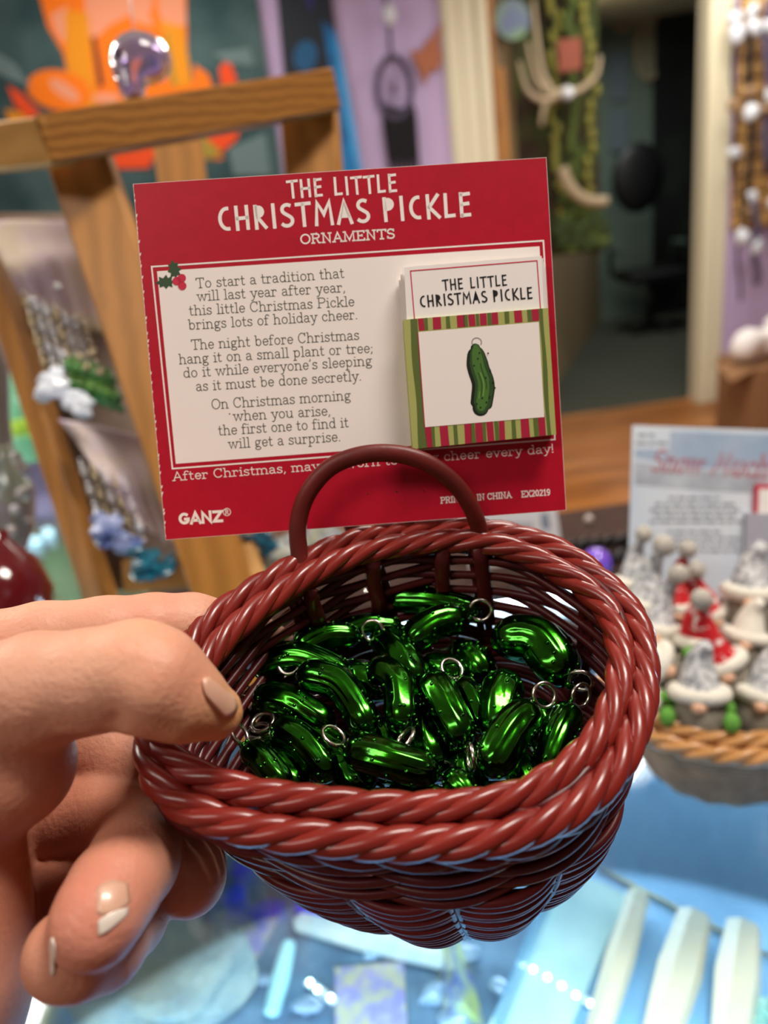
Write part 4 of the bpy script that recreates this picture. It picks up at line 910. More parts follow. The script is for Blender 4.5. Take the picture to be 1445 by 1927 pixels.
GN = [(1315, 1330, .452, (0, -1), 1.25, greyk, beardg, 'front gnome in a white-brimmed white knit hat with green mittens, over the tan basket rim', 0, greenk, .7),
      (1310, 1228, .475, (.05, -1), 1.15, redk, beardb, 'gnome with a black beard under a white brim, behind the front gnome', 0, None, .8),
      (1368, 1272, .468, (-.45, -.9), 1.15, redk, beardg, 'gnome in a bright red snowflake hat tipping left, right of the front gnome', 1, None, 1.1),
      (1214, 1158, .500, (.1, -1), 1.2, greyk, beardg, 'gnome at the upper left of the pile with a grey hat and pale brim', 1, None, .9),
      (1275, 1160, .515, (0, -1), 1.05, redk, beardg, 'gnome at the back whose red hat carries the highest pompom', 1, None, 1.1),
      (1412, 1135, .500, (.05, -1), 1.3, greyk, beardg, 'gnome at the upper right with a wide white brim and grey hat', 0, None, .7),
      (1350, 1172, .515, (-.5, -.8), 1.05, redk, beardg, 'gnome at the centre back with a red hat below the card', 1, None, .8),
      (1232, 1200, .488, (.2, -1), 1.1, greyk, beardg, 'gnome at the left under the round grey pompom', 1, None, .9),
      (1258, 1262, .470, (-.9, -.5), 1.1, wool, beardg, 'gnome lying sideways at the left against the red basket', 0, greenk, .5),
      (1402, 1215, .485, (.2, -1), 1.05, wool, beardg, 'gnome with a tan nose and cream hat at the right edge', 0, None, .6),
      (1432, 1330, .455, (.2, -1), 1.2, greyk, beardg, 'gnome at the right front wearing a patterned scarf', 0, greenk, .8),
      (1194, 1112, .525, (0, -1), 1.0, greyk, beardg, 'small gnome behind the red basket rim with a pale pompom', 1, None, .9),
      (1225, 1345, .470, (-.6, -.8), 1.1, redk, beardg, 'gnome half hidden behind the red basket rim, one green mitten showing', 0, greenk, .6)]
for a_ in GN: gnome(a_[0], a_[1], a_[2] + .034, a_[3], a_[4] * 1.07, *a_[5:])
for i, (x, y, d_) in enumerate(((1290, 1290, .49), (1350, 1210, .50), (1390, 1180, .51), (1250, 1180, .51), (1400, 1350, .475), (1270, 1350, .475))):
    gnome(x, y, d_ + .046, (rc_.uniform(-1, 1), -.6), 1.1, (redk, greyk)[i % 2], beardg, 'gnome buried deep in the pile, ' + ['left of the front gnome', 'under the black-bearded one', 'below the wide-brimmed upper right one', 'under the left grey pompom', 'right of the front gnome', 'at the left behind the tan rim'][i], 0, None, .5)
# gnome card
TL, TR = P(1190, 800, .58), P(1520, 812, .575); BL = P(1181, 1120, .595)
SG = Sheet(TL, TR - TL, BL - TL)
gc_ = thing('gnome_card', 'pale snowy printed card with red script, standing in the tan basket', 'card', SG.w(SG.uv(1330, 1110)))
snow = mat('card_snow', '#c6d4e2', rough=.5, noise=(14, '#e2e6ea', .2)); skyb = mat('card_sky', '#8fa6c0', rough=.5, noise=(22, '#b4c2d2', .2)); haz = mat('card_grey', '#9ea4ae', rough=.5, noise=(30, '#c4ccd4', .15))
add('board', slab(SG.w(SG.quad([(1190, 800), (1520, 812), (1520, 1130), (1181, 1118)]), 0), -SG.n, .0008), snow, gc_, smooth=False)
add('sky_print', patch(SG, [(1262, 812), (1520, 820), (1520, 885), (1300, 880), (1194, 860), (1196, 845), (1258, 846)], 1e-4), skyb, gc_, smooth=False)
add('hills_print', patch(SG, [(1193, 868), (1300, 885), (1520, 890), (1520, 932), (1340, 925), (1194, 912)], 1.2e-4), haz, gc_, smooth=False)
SCR = {k: GL[k] for k in 'nowuch'}; SCR['S'] = (.7, GL['S'][1][:1]); SCR['M'] = (1.0, [[(.08, .0), (.22, .96), (.44, .3), (.68, .97), (.80, .0)]])
add('script_title', join(text(SG, 'Snow', (1222, 886), (1318, 893), 42, SCR, .11, 1.6e-4, slant=.25), text(SG, 'Much', (1336, 893), (1442, 900), 44, SCR, .11, 1.6e-4, slant=.25)), mat('script_red', '#b06a72', rough=.5), gc_, smooth=False)
sm = []
for r_i, (y, x0, x1) in enumerate(((938, 1258, 1345), (950, 1232, 1385), (961, 1222, 1380), (972, 1230, 1378), (983, 1222, 1390), (1002, 1255, 1350), (1014, 1235, 1390), (1026, 1235, 1385), (1038, 1250, 1395), (820, 1200, 1230), (835, 1196, 1240))):
    x = x0
    while x < x1:
        w_ = rc_.uniform(12, 30); sm.append(patch(SG, [(x, y - 4), (x + w_ - 4, y - 3.5), (x + w_ - 4, y + 2), (x, y + 1.5)], 1.5e-4)); x += w_
add('small_print', join(*sm), mat('grey_print', '#8d949c', rough=.6), gc_, kind='stuff', smooth=False)
SG2 = SG.shift(.006)
add('pocket', slab(SG2.w(SG2.quad([(1405, 966), (1530, 968), (1530, 1125), (1400, 1118)]), 0), -SG.n, .006), mat('pocket_grey', '#a9a9b4', rough=.5), gc_, smooth=False)
add('leaflet_stack', slab(SG2.w(SG2.quad([(1424, 912), (1540, 914), (1540, 985), (1421, 980)]), -.002), -SG.n, .003), berry, gc_, smooth=False)
add('leaflet_panel', patch(SG2, [(1430, 920), (1540, 922), (1540, 975), (1428, 970)], -.0017), paper, gc_, smooth=False)

# small things along the ledge
q = on_z(1123, 1082, 1.002); add('purple_ball', ball(q + [0, 0, .016], .017, 20, 14), mat('purple_glass', '#7a50c8', rough=.2, coat=.6), label='shiny purple ball on the brown ledge behind the red basket', cat='ball')
q = on_z(1108, 985, 1.002); add('glass_marble', ball(q + [0, 0, .006], .006, 16, 10), mat('clear_marble', '#b8a8a0', rough=.08, spec=.9), label='small clear marble on the far brown ledge', cat='ball')
q0, q1 = on_z(1020, 1052, 1.002), on_z(1200, 1046, 1.002)
add('braided_tray', join(*rope(np.array([(q0 + q1) / 2 + [.085 * math.cos(a), .022 * math.sin(a), .008] for a in np.linspace(0, 2 * math.pi, 60, endpoint=False)]), np.array([0, 0, 1.0]), .004, .004, 2, .03, 1, sides=6)), mat('black_braid', '#1e1a1a', rough=.4), label='black braided ring tray on the ledge behind the red basket', cat='tray')
wy_ = on_z(960, 1062, 1.003)[1]; SW = Sheet(on_y(960, 980, wy_), np.array([1.0, 0, 0]), np.array([0, 0, -1.0]))
wc = thing('product_card', 'white product card with grey print behind the right foot of the red card', 'card', SW.w(SW.uv(960, 1035)))
add('board', slab(SW.w(SW.quad([(870, 935), (1040, 912), (1060, 1048), (884, 1072)]), 0), -SW.n, .001), paper, wc, smooth=False)
add('grey_print', join(*[patch(SW, [(950 + k * 9, 985), (956 + k * 9, 984), (957 + k * 9, 992), (951 + k * 9, 993)], 2e-4) for k in range(6)], patch(SW, [(1018, 966), (1030, 965), (1036, 990), (1028, 1000), (1018, 990)], 2e-4)), mat('grey_print', '#8d949c'), wc, smooth=False)

# ------------------------------------------------------------------ oak display stand, left
oak = mat('oak', '#b57a34', rough=.42, wave=(14, 3, '#a06a28', 'X'), spec=.5, bump=(90, .15, .001)); oakl = mat('oak_light', '#c08f4c', rough=.45, wave=(12, 3, '#b08040', 'Z'), spec=.5); oakg = mat('oak_face', '#9c6524', rough=.45, wave=(38, 3.5, '#7a4a14', 'Z'), spec=.5)
st = thing('oak_display_stand', 'oak tiered display stand draped with jewellery at the left of the counter', 'display stand', on_z(500, 1480, 1.0))
def bar(a, b, w, th_, m, name, side=None, label=None):
    a = P(*a); b = P(*b); d = b - a; L_ = np.linalg.norm(d); d /= L_; tow = EYE - (a + b) / 2; tow -= d * (tow @ d); tow /= np.linalg.norm(tow)
    if side is not None: tow = tow * math.cos(side) + np.cross(d, tow) * math.sin(side)
    return add(name, bevbox((a + b) / 2 - tow * th_ / 2, [d, np.cross(d, tow), tow], (L_ / 2, w / 2, th_ / 2), .0018), m, st, label=label, smooth=False)
bar((80, 262, .555), (636, 166, .66), .0335, .030, oakg, 'top_rail', -.12)
bar((88, 264, .556), (-420, 320, .66), .033, .030, oakl, 'end_rail', .12)
bar((138, 285, .606), (520, 1420, .598), .050, .022, oak, 'front_leg', .30)
bar((-75, 250, .70), (225, 1170, .64), .017, .030, oak, 'rear_leg', -.6)
bar((575, 190, .68), (640, 1000, .75), .052, .022, oak, 'front_leg', .25)
bar((325, 235, .80), (420, 900, .85), .05, .022, oak, 'rear_leg', .2)
bar((230, 1085, .66), (560, 1060, .70), .03, .02, oakl, 'stretcher')
bar((440, 1010, .62), (480, 1120, .60), .028, .02, oakl, 'stretcher')
bd = mat('brown_gloom', '#6f5c50', rough=.8, noise=(20, '#8c7a6c', .2)); cl_m = mat('tie_dye_cloth', '#b6a2c0', rough=.9, noise=(9, '#c8bc98', .12))  # bd: brownish grey of the boards behind the tiers
def tier(q, name, m, parent=None, t=.006, **k):
    p = [P(*c) for c in q]; n = np.cross(p[1] - p[0], p[3] - p[0]); n /= np.linalg.norm(n)
    if n @ (EYE - p[0]) < 0: n = -n
    return add(name, slab(p, -n, t), m, parent, smooth=False, **k), n
tier([(-30, 400, .72), (230, 400, .74), (330, 760, .72), (60, 740, .70)], 'tier_panel', bd, st)
tier([(90, 745, .70), (320, 745, .72), (430, 1110, .70), (200, 1110, .68)], 'tier_panel', bd, st)
def drape(q, name, label, wv=5):
    a, b, c, d = [P(*z) for z in q]; n = 26; vs = []
    nn = np.cross(b - a, d - a); nn /= np.linalg.norm(nn); nn = nn if nn @ (EYE - a) > 0 else -nn
    for i in range(n):
        for j in range(n):
            u, v = i / (n - 1), j / (n - 1); p = (a * (1 - u) + b * u) * (1 - v) + (d * (1 - u) + c * u) * v
            vs.append(p + nn * (.004 + .002 * math.sin(u * wv * 6.28 + 2 * v) * v + .002 * math.sin(v * 11 + u * 5)))
    o = add(name, (vs, [(i * n + j, (i + 1) * n + j, (i + 1) * n + j + 1, i * n + j + 1) for i in range(n - 1) for j in range(n - 1)]), cl_m, label=label, cat='cloth'); s_ = o.modifiers.new('t', 'SOLIDIFY'); s_.thickness = .001
drape([(-30, 425, .68), (190, 420, .70), (250, 660, .68), (40, 560, .66)], 'draped_cloth', 'lavender and yellow tie-dyed cloth on the upper tier of the oak stand')
drape([(108, 795, .63), (300, 830, .67), (350, 1070, .66), (250, 980, .62)], 'draped_cloth', 'lavender and yellow tie-dyed cloth on the lower tier of the oak stand')
clear = mat('clear_beads', '#c8ccd4', rough=.1, spec=.9, noise=(60, '#908070', .2)); gold = mat('gold_beads', '#a89878', rough=.2, metal=.5); green = mat('green_beads', '#1f6a38', rough=.2, spec=.7, noise=(70, '#5a8a30', .1)); wht = mat('white_crystal', '#dde4ee', rough=.2, spec=.8); bluec = mat('blue_crystal', '#4a5a98', rough=.2, spec=.8, noise=(60, '#a8b4d8', .15)); tealc = mat('teal_stone', '#1a7890', rough=.2, spec=.7, noise=(60, '#0a3a50', .15))
def strand(a, b, sag, n, r, m, name, label, cat, group):
    a, b = P(*a), P(*b); o = thing(name, label, cat, (a + b) / 2, group); gs = []
    pts = [a + (b - a) * t + np.array([0, 0, -sag * math.sin(math.pi * t)]) for t in np.linspace(0, 1, n)]
    add('cord', tube(pts, r * .25, 5), silver, o)
    for i, p in enumerate(pts): add('bead', ball(p, r * (1 + .35 * ((i * 7) % 3 - 1)), 8, 6), m, o)
    return o
for i in range(7):
    x = 42 + i * 19; y = 545 + i * 9
    strand((x, y, .64), (x + 45, y + 150, .635), .0, 13, .0026, clear if i % 3 else gold, 'bead_strand', ['clear', 'brown-gold'][i % 3 == 0] + ' bead strand hanging below the upper cloth of the oak stand, ' + ['first from the left', 'second from the left', 'third from the left', 'middle of the row', 'third from the right', 'second from the right', 'last on the right'][i], 'necklace', 'bead strands of the upper tier')
for i in range(5):
    x = 150 + i * 20; y = 865 + i * 8
    strand((x, y, .62), (x + 40, y + 120, .615), .0, 11, .0024, (clear, gold)[i % 2], 'bead_strand', 'bead strand hanging over the lower cloth of the oak stand, ' + ['leftmost one', 'second one', 'middle one', 'fourth one', 'rightmost one'][i], 'necklace', 'bead strands of the lower tier')
for i in range(6):
    x = 122 + i * 16
    strand((x, 668 + i * 5, .625), (x + 26, 745 + i * 5, .622), .0, 8, .0036, green, 'green_strand', 'dark green bead strand beside the white crystals, ' + ['leftmost', 'second from left', 'third from left', 'third from right', 'second from right', 'rightmost'][i], 'necklace', 'green bead strands')
for i, (x, y, d_) in enumerate(((150, 672, .61), (163, 690, .61), (188, 700, .61), (172, 665, .61), (60, 566, .61), (108, 540, .61), (120, 668, .61))):
    add('gilt_bead', ball(P(x, y, d_), .0034, 10, 8), gold if i < 4 else clear, label='shiny bead on the oak stand, ' + ['upper left of the green strands', 'just above the green strands', 'rightmost above the green strands', 'topmost above the green strands', 'alone on the upper cloth at left', 'alone near the upper cloth centre', 'left of the green strands'][i], cat='bead', group='shiny beads on the oak stand')
def cluster(pts, m, name, label, r=.007):
    o = thing(name, label, 'crystal', P(*pts[0]))
    for i, p in enumerate(pts): add('point', rock(P(*p), r * (1 + .3 * ((i * 5) % 3 - 1)), 90 + i, .8, 8), m, o, smooth=False)
cluster([(85, 715, .60), (98, 728, .60), (110, 738, .60), (125, 742, .605), (140, 752, .605), (152, 765, .60), (160, 778, .60), (90, 740, .60), (105, 705, .605), (165, 760, .605)], wht, 'crystal_cluster', 'white crystal cluster on the edge of the upper tier')
cluster([(185, 975, .60), (200, 990, .60), (215, 1000, .60), (232, 1012, .60), (205, 1012, .605), (190, 1000, .60), (225, 1030, .60), (240, 1025, .605)], bluec, 'crystal_cluster', 'blue crystal cluster on the lower tier of the oak stand')
cluster([(255, 1040, .60), (275, 1052, .60), (292, 1065, .60), (308, 1078, .60), (270, 1075, .605), (318, 1062, .61), (285, 1085, .60), (430, 985, .62), (450, 1000, .62), (470, 1012, .62), (500, 1020, .62)], tealc, 'crystal_cluster', 'teal stone cluster at the foot of the oak stand', .0065)
cluster([(520, 1040, .63), (545, 1030, .63), (565, 1045, .63), (590, 1020, .64), (610, 1010, .64), (500, 1060, .63), (530, 1065, .63)], mat('dusk_crystal', '#8288a0', rough=.3, noise=(50, '#a8a890', .2)), 'crystal_cluster', 'dusky grey crystals seen between the red card and the basket', .010)
# glass skull on the rail
g_ = np.stack(np.meshgrid(*[np.linspace(-1.25, 1.25, 44)] * 3, indexing='ij'), -1).astype(np.float32)
D_ = (np.linalg.norm(g_ / np.array([.82, 1.0, .80]) - np.array([0, .05, .25]), axis=-1) - .92) * .8
D_ = smin(D_, cone_sdf(g_, (0, -.40, -.25), (0, -.45, -.80), .52, .40), .25)
for s_ in (-1, 1): D_ = -smin(-D_, cone_sdf(g_, (s_ * .34, -.98, .0), (s_ * .30, -.75, -.02), .22, .2), .06)
D_ = -smin(-D_, cone_sdf(g_, (0, -.98, -.34), (0, -.9, -.42), .10, .12), .05); D_ = np.maximum(D_, -1.12 - g_[..., 2])
sv, sfa = surface_nets(D_.astype(np.float32), np.array([-1.25] * 3), 2.5 / 43)
ct = P(266, 122, .60); up_ = RW @ np.array([-.22, -1, 0]); up_ /= np.linalg.norm(up_); tw_ = (EYE - ct) / np.linalg.norm(EYE - ct); fr_ = -np.cross(np.cross(tw_, up_), up_); fr_ = tw_ - up_ * (tw_ @ up_); fr_ /= np.linalg.norm(fr_); rt_ = np.cross(up_, fr_)
fr2 = fr_ * .35 + rt_ * -.94; fr2 /= np.linalg.norm(fr2); rt2 = np.cross(up_, fr2)
sw = ct + (sv * .0262) @ np.stack([-rt2, -fr2, up_], 0)
sk = thing('glass_skull', 'clear violet-tinted glass skull ornament on a thread above the oak rail', 'ornament', ct - up_ * .029)
add('skull', (sw, sfa), mat('violet_glass', '#cbb8e6', rough=.12, spec=.7, trans=.85, ior=1.28, coat=.5), sk)
add('thread', tube([ct + up_ * .026, P(236, -60, .60)], .0006, 5), mat('thread', '#d8d0d8'), sk)

# left edge: glassware and others beyond the hand
ge = P(8, 900, .80)
gob = thing('glass_ornament', 'tall clear faceted glass ornament at the left edge behind the hand', 'ornament', P(4, 1050, .74))
ua = RW @ np.array([-.1, -1, 0]); ua /= np.linalg.norm(ua)
add('glass_body', lathe([(.003, -.16), (.018, -.13), (.010, -.10), (.026, -.06), (.030, -.02), (.014, .0), (.012, .05), (.016, .10), (.006, .14)], P(4, 880, .76), 14, ua), mat('smoky_glass', '#b8b4ac', rough=.08, trans=.6, ior=1.4, spec=.9, coat=.5), gob)
for i, (x, y) in enumerate(((30, 860), (38, 875), (45, 885), (48, 925), (40, 930), (22, 1000), (30, 960))): add('drop', ball(P(x, y, .72), .006, 8, 6), clear, gob)
add('red_vase', lathe([(.0, -.045), (.022, -.045), (.036, -.02), (.040, .005), (.030, .03), (.012, .045), (.010, .055)], P(2, 1125, .60), 28, ua), mat('dark_red_glaze', '#5c0f14', rough=.15, coat=.8), label='dark red glazed vase at the left edge just above the hand', cat='vase')
add('green_bottle', lathe([(.0, -.10), (.035, -.10), (.038, .0), (.034, .05), (.012, .09), (.012, .14)], P(45, 760, 1.3), 20, ua), mat('green_glass', '#7fc4a0', rough=.2, alpha=.9), label='pale green glass bottle seen left of the oak stand', cat='bottle')
add('lime_stone', rock(P(42, 805, 1.15), .018, 7), mat('lime', '#8fb82a', rough=.4), label='lime green stone below the pale green bottle', cat='stone')
add('violet_box', bevbox(P(75, 905, 1.45), [RW @ [1, 0, 0], RW @ [0, 1, 0], RW @ [0, 0, 1]], (.07, .075, .04), .004), mat('violet_card', '#4c4468', rough=.6), label='dark violet box left of the oak stand', cat='box', smooth=False)
cb_ = on_z(60, 1000, .0); q = P(150, 800, 2.6)
add('storage_cabinet', bevbox((-1.35, 2.6, .62), np.eye(3), (.9, .3, .62), .01), mat('grey_cabinet', '#6e6660', rough=.7, noise=(4, '#8c8478', .2)), label='grey-brown storage cabinet beyond the counter at the left', cat='cabinet', smooth=False)

# ------------------------------------------------------------------ back wall
ST = Sheet(on_y(0, 0, WY - .03), np.array([1.0, 0, 0]), np.array([0, 0, -1.0]))
def wallthing(name, q, m, label, cat, sh=ST, t=.008):
    p = sh.w(sh.quad(q), 0); o = thing(name, label, cat, p.mean(0)); add('fabric', slab(p, -sh.n, t), m, o, smooth=False); return o
tap = wallthing('tapestry', [(-260, -40), (478, -40), (545, 420), (-260, 460)], mat('tapestry_teal', '#2f4c50', rough=.9, noise=(3.0, '#4e686a', .12)), 'dark teal wall tapestry of an orange-robed seated figure on a lotus', 'tapestry')
om = {'o': mat('dye_orange', '#ff8010', rough=.8), 'y': mat('dye_amber', '#f09a18', rough=.8), 's': mat('dye_skin', '#f2a07c', rough=.8), 'r': mat('dye_red_orange', '#f2521e', rough=.8), 'g': mat('dye_olive', '#a8923a', rough=.8), 'w': mat('dye_grey', '#6c8486', rough=.9), 'k': mat('dye_dark', '#6a3a28', rough=.8)}
def ell(cx, cy, rx, ry, rot=0, n=16): return [(cx + rx * math.cos(a) * math.cos(rot) - ry * math.sin(a) * math.sin(rot), cy + rx * math.cos(a) * math.sin(rot) + ry * math.sin(a) * math.cos(rot)) for a in np.linspace(0, 2 * math.pi, n + 1)[:-1]]
SHP = [('robe_print', 'o', [(70, -30), (350, -30), (352, 100), (368, 185), (420, 300), (120, 300), (150, 200), (128, 140), (118, 95), (92, 55)]),
       ('sleeve_print', 'o', [(68, -30), (130, -30), (130, 60), (116, 95), (90, 50)]), ('arm_print', 's', [(95, 28), (128, 10), (125, 60), (122, 85), (104, 60)]),
       ('hands_print', 's', [(160, -20), (290, -20), (286, 20), (240, 30), (205, 48), (178, 76), (160, 55)]), ('arm_print', 's', [(236, 0), (275, 10), (290, 50), (250, 40)]),
       ('arm_print', 's', [(296, -20), (345, -20), (352, 45), (322, 62), (300, 30)]),
       ('scarf_print', 'y', [(122, 20), (166, 25), (172, 110), (182, 200), (148, 205), (128, 140)]), ('scarf_print', 'y', [(300, 40), (345, 50), (362, 160), (330, 165)]),
       ('fold_print', 'k', [(172, 72), (180, 66), (192, 130), (196, 160), (186, 165)]), ('fold_print', 'g', [(310, 60), (316, 60), (332, 160), (322, 162)]),
       ('knee_print', 'o', ell(112, 170, 62, 38, .2)), ('foot_print', 's', ell(122, 170, 34, 13, .6)), ('foot_print', 's', ell(200, 185, 26, 10, 0)),
       ('petal_print', 'r', [(14, 160), (40, 175), (78, 215), (52, 222), (30, 200)]), ('petal_print', 'y', [(10, 205), (40, 212), (60, 228), (20, 232)]),
       ('petal_print', 'o', [(362, 185), (366, 122), (392, 140), (405, 175)]), ('petal_print', 'r', [(412, 130), (430, 108), (446, 150), (440, 180), (418, 172)]),
       ('petal_print', 'r', [(372, 245), (455, 230), (446, 262), (420, 285), (388, 280)]), ('petal_print', 'g', [(372, 250), (390, 262), (420, 288), (392, 300), (376, 290)]),
       ('petal_print', 'r', [(200, 250), (300, 262), (282, 316), (212, 318)]),
       ('cloud_print', 'w', [(-20, 90), (30, 120), (60, 165), (20, 150), (-20, 130)]), ('cloud_print', 'w', [(400, 100), (470, 90), (480, 125), (430, 120)]), ('cloud_print', 'w', [(430, 280), (500, 250), (510, 330), (440, 330)])]
for i, (nm, c, q) in enumerate(SHP): add(nm, patch(ST, q, .001 + i * .0004), om[c], tap, smooth=False)
po = wallthing('poster', [(518, -40), (618, -40), (682, 420), (560, 420)], mat('poster_navy', '#16222e', rough=.6), 'tall dark navy and blue poster on the lavender wall', 'poster')
add('blue_print', patch(ST, [(606, 40), (632, 60), (660, 200), (680, 330), (690, 420), (560, 420), (620, 330), (640, 250)], .002), mat('poster_blue', '#0f84c8', rough=.6, noise=(6, '#0a5a98', .15)), po, smooth=False)
add('blue_print', patch(ST, ell(575, 105, 22, 30, .2), .0024), mat('poster_mid', '#175a8a', rough=.6), po, smooth=False)
add('light_print', patch(ST, [(630, 60), (640, 90), (668, 240), (682, 330), (672, 320), (655, 240), (640, 150)], .003), mat('poster_light', '#4aa8e8', rough=.6), po, smooth=False)
add('violet_print', patch(ST, [(565, -30), (600, -30), (584, 28)], .003), mat('poster_violet', '#2c2c68', rough=.6), po, smooth=False)
S2 = Sheet(on_y(740, 160, WY - .06), np.array([1.0, 0, 0]), np.array([0, 0, -1.0])); W2 = lambda x, y: S2.w(S2.uv(x, y))
black = mat('black_yarn', '#18161c', rough=.9); greyy = mat('grey_yarn', '#575068', rough=.9)
dc = thing('dream_catcher', 'black oval dream catcher with feathers on the lavender wall', 'wall hanging', W2(740, 170))
add('hoop', tube([W2(*q) for q in ell(742, 165, 32, 58, -.05, 28)], .016, 8, True), greyy, dc)
add('web', join(*[tube([W2(742, 165), W2(*q)], .002, 4) for q in ell(742, 165, 32, 58, -.05, 10)]), greyy, dc)
add('cord', tube([W2(720, -40), W2(732, 40), W2(736, 108)], .010, 6), greyy, dc)
add('white_charm', ball(W2(733, 28), (.035, .02, .055), 12, 8), wht, dc)
for i in range(7):
    x = 726 + i * 8; add('feather', tube(catmull([W2(x, 205 + abs(i - 3) * -3), W2(x + 4, 250), W2(x + 10 + i, 335)], 5), [.012, .02, .026, .028, .028, .026, .022, .018, .012, .008, .004], 6, flat=.4), black, dc)
lf2 = [(832, 40), (826, 80), (832, 110), (826, 130), (808, 135), (800, 160), (790, 135), (772, 95), (792, 96), (800, 80), (812, 70)]
o = wallthing('leaf_ornament', lf2, mat('rust_leaf', '#b06a48', rough=.6), 'rust brown leaf-shaped ornament beside the door trim', 'wall ornament', t=.012)

# vines and antlers in the doorway
hn = np.array([.9, -.42, 0]); HU = np.array([1.52, 3.23, 0]) / 3.57
HS = Sheet(np.array([1.05, 4.74, 1.0]) + hn * .02, HU, np.array([0, 0, -1.0])); HW = lambda x, y, h=0: HS.w(HS.uv(x, y), h)
SF = Sheet(np.array([1.0, 4.77, 1.5]), np.array([1.0, 0.0, 0]), np.array([0, 0, -1.0])); FWp = lambda x, y, h=0: SF.w(SF.uv(x, y), h)
tp2 = thing('forest_tapestry', 'dark woodland tapestry with a bright sky patch hanging in the doorway', 'tapestry', FWp(1040, 470))
add('fabric', slab(SF.w(SF.quad([(955, -40), (1126, -40), (1132, 470), (1068, 478), (990, 490)]), -.02), -SF.n, .01), mat('bark_brown', '#33261a', rough=.9, noise=(5, '#3d4a20', .1)), tp2, smooth=False)
add('sky_print', patch(SF, ell(965, 35, 34, 40), -.015), mat('print_sky', '#8fae8c', rough=.9, noise=(6, '#7a88a8', .1)), tp2, smooth=False)
gl_v = mat('green_garland', '#4f5f26', rough=.8); yl_v = mat('yellow_garland', '#7d7a34', rough=.8); dg_v = mat('moss', '#3a4a26', rough=.9)
for k, (x0, x1, n_, m, nm, lb) in enumerate(((1030, 1050, 26, yl_v, 'vine', 'yellow-green vine hanging at the centre of the doorway tapestry'), (1060, 1075, 26, gl_v, 'vine', 'green vine hanging right beside the yellow-green one'), (1092, 1105, 16, yl_v, 'vine', 'short yellow vine at the right of the antlers'))):
    o = thing(nm, lb, 'vine', FWp(x0, 440), 'hanging vines in the doorway'); pts = [FWp(x0 + (x1 - x0) * t + 5 * math.sin(t * 9 + k), -30 + (430 if k < 2 else 390) * t, .05 + .04 * k) for t in np.linspace(0, 1, n_)]
    add('stem', tube(pts, .008, 5), dg_v, o)
    for i, p in enumerate(pts): add('leaf', ball(p + [rc_.uniform(-.03, .03), 0, 0], (.024, .015, .038), 6, 4), m, o)
o = thing('moss_garland', 'mossy green garland along the bottom of the woodland tapestry', 'garland', FWp(1080, 470)); 
for i in range(40): add('tuft', rock(FWp(rc_.uniform(1050, 1126), rc_.uniform(372, 465), .06), .05, i, .8, 8), (dg_v, gl_v)[i % 3 == 0], o)
bone = mat('antler', '#a8987c', rough=.6)
an = thing('antler_hanging', 'branching pale antler hung in the doorway among vines', 'antler', FWp(1010, 200))
for q in ([(975, 95), (990, 160), (1015, 185), (1050, 180)], [(960, 130), (975, 180), (1005, 200), (1030, 190)], [(1000, 245), (1008, 205), (1030, 185)], [(1105, 120), (1098, 155), (1070, 180), (1045, 185)], [(985, 20), (992, 90), (1002, 150), (1015, 180)]):
    p_ = catmull([FWp(*z, .22) for z in q], 5); add('tine', tube(p_, np.linspace(.010, .024, len(p_)), 8), bone, an)
add('hide_strip', box(FWp(1030, 150, .23), FWp(1068, 88, .25)), mat('rust_cloth', '#8a4a38', rough=.8), an, smooth=False)
add('charm', ball(FWp(1045, 188, .25), .035, 10, 8), wht, an)
a2 = thing('driftwood', 'curved pale driftwood low in the doorway', 'driftwood', FWp(1085, 380))
p_ = catmull([FWp(*z, .20) for z in ((1040, 320), (1055, 355), (1085, 378), (1122, 380))], 5); add('branch', tube(p_, np.linspace(.035, .03, len(p_)), 8), bone, a2)
SH_ = Sheet(np.array([2.6, 7.95, 1.5]), np.array([1.0, 0, 0]), np.array([0, 0, -1.0])); HB = lambda x, y, h=0: SH_.w(SH_.uv(x, y), h)
ov = mat('cream_oval', '#8d8874', rough=.7)
for i, (cx_, cy_, rx, ry, lb) in enumerate(((1218, 90, 24, 62, 'pale oval hoop on the teal hall wall, lower right one'), (1170, 10, 26, 50, 'pale oval hoop on the teal hall wall at the top edge'))):
    o = thing('oval_hoop', lb, 'wall ornament', HB(cx_, cy_), 'oval hoops on the hall wall'); add('disc', slab([HB(*z, .02) for z in ell(cx_, cy_, rx, ry)], -SH_.n, .02), ov, o, smooth=False); add('rim', tube([HB(*z, .03) for z in ell(cx_, cy_, rx, ry)], .02, 6, True), bone, o)
pb = mat('blue_notice', '#66727c', rough=.7)
for i, (y0, y1) in enumerate(((100, 190), (205, 285))): add('notice', slab([HB(1145, y0, .01), HB(1182, y0, .01), HB(1180, y1, .01), HB(1148, y1, .01)], -SH_.n, .006), pb, label=('upper' if i == 0 else 'lower') + ' blue-grey notice on the teal hall wall', cat='notice', group='notices on the hall wall', smooth=False)
chm = mat('black_plastic', '#08090a', rough=.5)
chq = on_z(1200, 560, 0.0); chq = np.array([2.75, 7.3, 0])
och = thing('office_chair', 'dark office chair in the hall beyond the doorway', 'chair', chq)
cbk = FWp(0, 0) * 0 + (EYE + ray(1200, 335) * (7.3 / ray(1200, 335)[1]))
add('backrest', ball(cbk, (.24, .07, .30), 16, 12), chm, och); add('seat', bevbox((cbk[0] + .05, cbk[1] - .18, .52), np.eye(3), (.27, .26, .05), .03), chm, och, smooth=False)
for s_ in (-1, 1): add('armrest', tube([(cbk[0] + s_ * .28, cbk[1] - .05, .55), (cbk[0] + s_ * .30, cbk[1] - .1, .78), (cbk[0] + s_ * .30, cbk[1] - .35, .78)], .025, 8), mat('grey_arm', '#3c4a46', rough=.6), och)
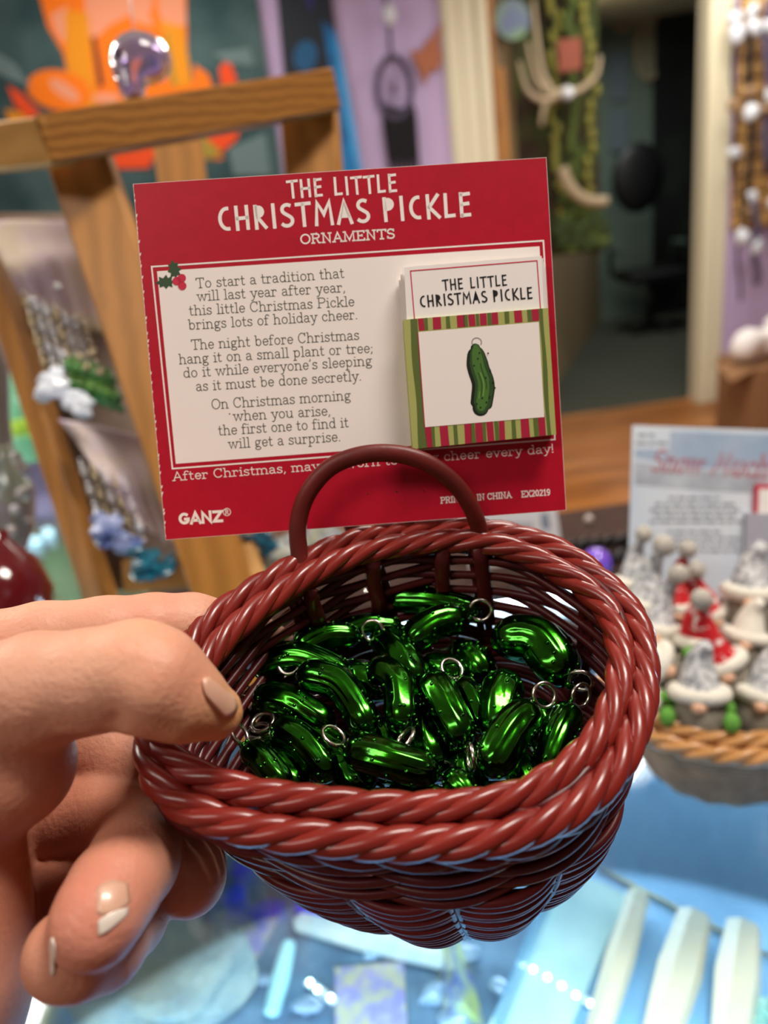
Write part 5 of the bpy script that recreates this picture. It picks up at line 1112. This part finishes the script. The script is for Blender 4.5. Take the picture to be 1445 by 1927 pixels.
add('stem', tube([(cbk[0] + .05, cbk[1] - .18, .08), (cbk[0] + .05, cbk[1] - .18, .48)], .03, 8), chm, och)
for a in range(5): add('base_leg', tube([(cbk[0] + .05, cbk[1] - .18, .09), (cbk[0] + .05 + .3 * math.cos(a * 1.257), cbk[1] - .18 + .3 * math.sin(a * 1.257), .03)], .022, 6), chm, och)

# right of the doorway: slat wall with keychains, box with white fleece
S4 = Sheet(on_y(1400, 200, WY - .05), np.array([1.0, 0, 0]), np.array([0, 0, -1.0])); W4 = lambda x, y, h=0: S4.w(S4.uv(x, y), h)
swl = thing('slat_wall', 'light wood slat wall panel at the right edge hung with keychains', 'wall panel', W4(1445, 430)); pine = mat('pine', '#dcb274', rough=.55, wave=(3, 4, '#c89c5c', 'Z'))
x0 = W4(1395, 100)[0]; zt = 2.65; zb = W4(1430, 428)[2]; n_ = int((zt - zb) / .098)
add('backing', box((x0, WY - .02, zb), (x0 + 1.4, WY, zt)), mat('pine_dark', '#8a6434', rough=.7), swl, smooth=False)
for i in range(n_): add('slat', bevbox((x0 + .7, WY - .035, zb + .049 + i * .098), np.eye(3), (.7, .015, .040), .005), pine, swl, smooth=False)
for i, (x, y0, y1, m1, whs) in enumerate(((1372, 10, 330, black, (40, 70, 200, 290)), (1395, 20, 420, black, (30, 60, 180, 215, 370, 400)), (1420, 10, 330, greyy, (60, 190, 215)), (1362, 300, 560, black, (440, 445)), (1385, 380, 530, greyy, (460,)), (1440, 0, 260, black, (30, 200)), (1402, 200, 440, black, (380, 350)))):
    o = thing('keychain_string', 'dark trinket string on the slat wall, ' + ['leftmost of the upper ones', 'second of the upper ones, longest', 'upper one right of the longest', 'lowest and leftmost, over the cream trim', 'low short grey one', 'at the very edge of the picture', 'lower one ending in a long white charm'][i], 'keychain', W4(x, y1, .08), 'keychain strings')
    pts = [W4(x + 4 * math.sin(k * 1.3 + i), y0 + (y1 - y0) * k / 9, .05 + .045 * i) for k in range(10)]; add('string', tube(pts, [.008 + .009 * ((k * 3 + i) % 3) for k in range(10)], 6), m1, o)
    for j, y in enumerate(whs): add('charm', rock(W4(x + 3 * math.sin(j * 2), y, .07 + .045 * i), .034, i * 9 + j, 1.0, 8), wht if j % 3 != 2 else mat('tan_charm', '#9a7a5a', rough=.5), o)
bx = on_y(1420, 690, 3.6)
cbx = thing('cardboard_box', 'tall brown cardboard box at the right edge beyond the counter', 'box', (bx[0] + .15, 3.6, 0))
add('carton', bevbox((bx[0] + .22, 3.75, bx[2] / 2), np.eye(3), (.24, .2, bx[2] / 2), .005), mat('cardboard', '#8c6644', rough=.8), cbx, smooth=False)
add('flap', slab([(bx[0] - .02, 3.55, bx[2]), (bx[0] - .02, 3.75, bx[2]), (bx[0] - .16, 3.7, bx[2] + .02), (bx[0] - .14, 3.55, bx[2] - .05)], (0, 0, 1), .004), MATS['cardboard'], cbx, smooth=False)
add('white_fleece', join(*[rock((bx[0] + .02 + .08 * k, 3.68, bx[2] + .092 + .025 * k), .085, 70 + k, .75, 14) for k in range(5)]), mat('fleece', '#f0ecea', rough=.95, bump=(30, .5, .01)), label='heap of white fleece on top of the cardboard box', cat='fleece', kind='stuff')
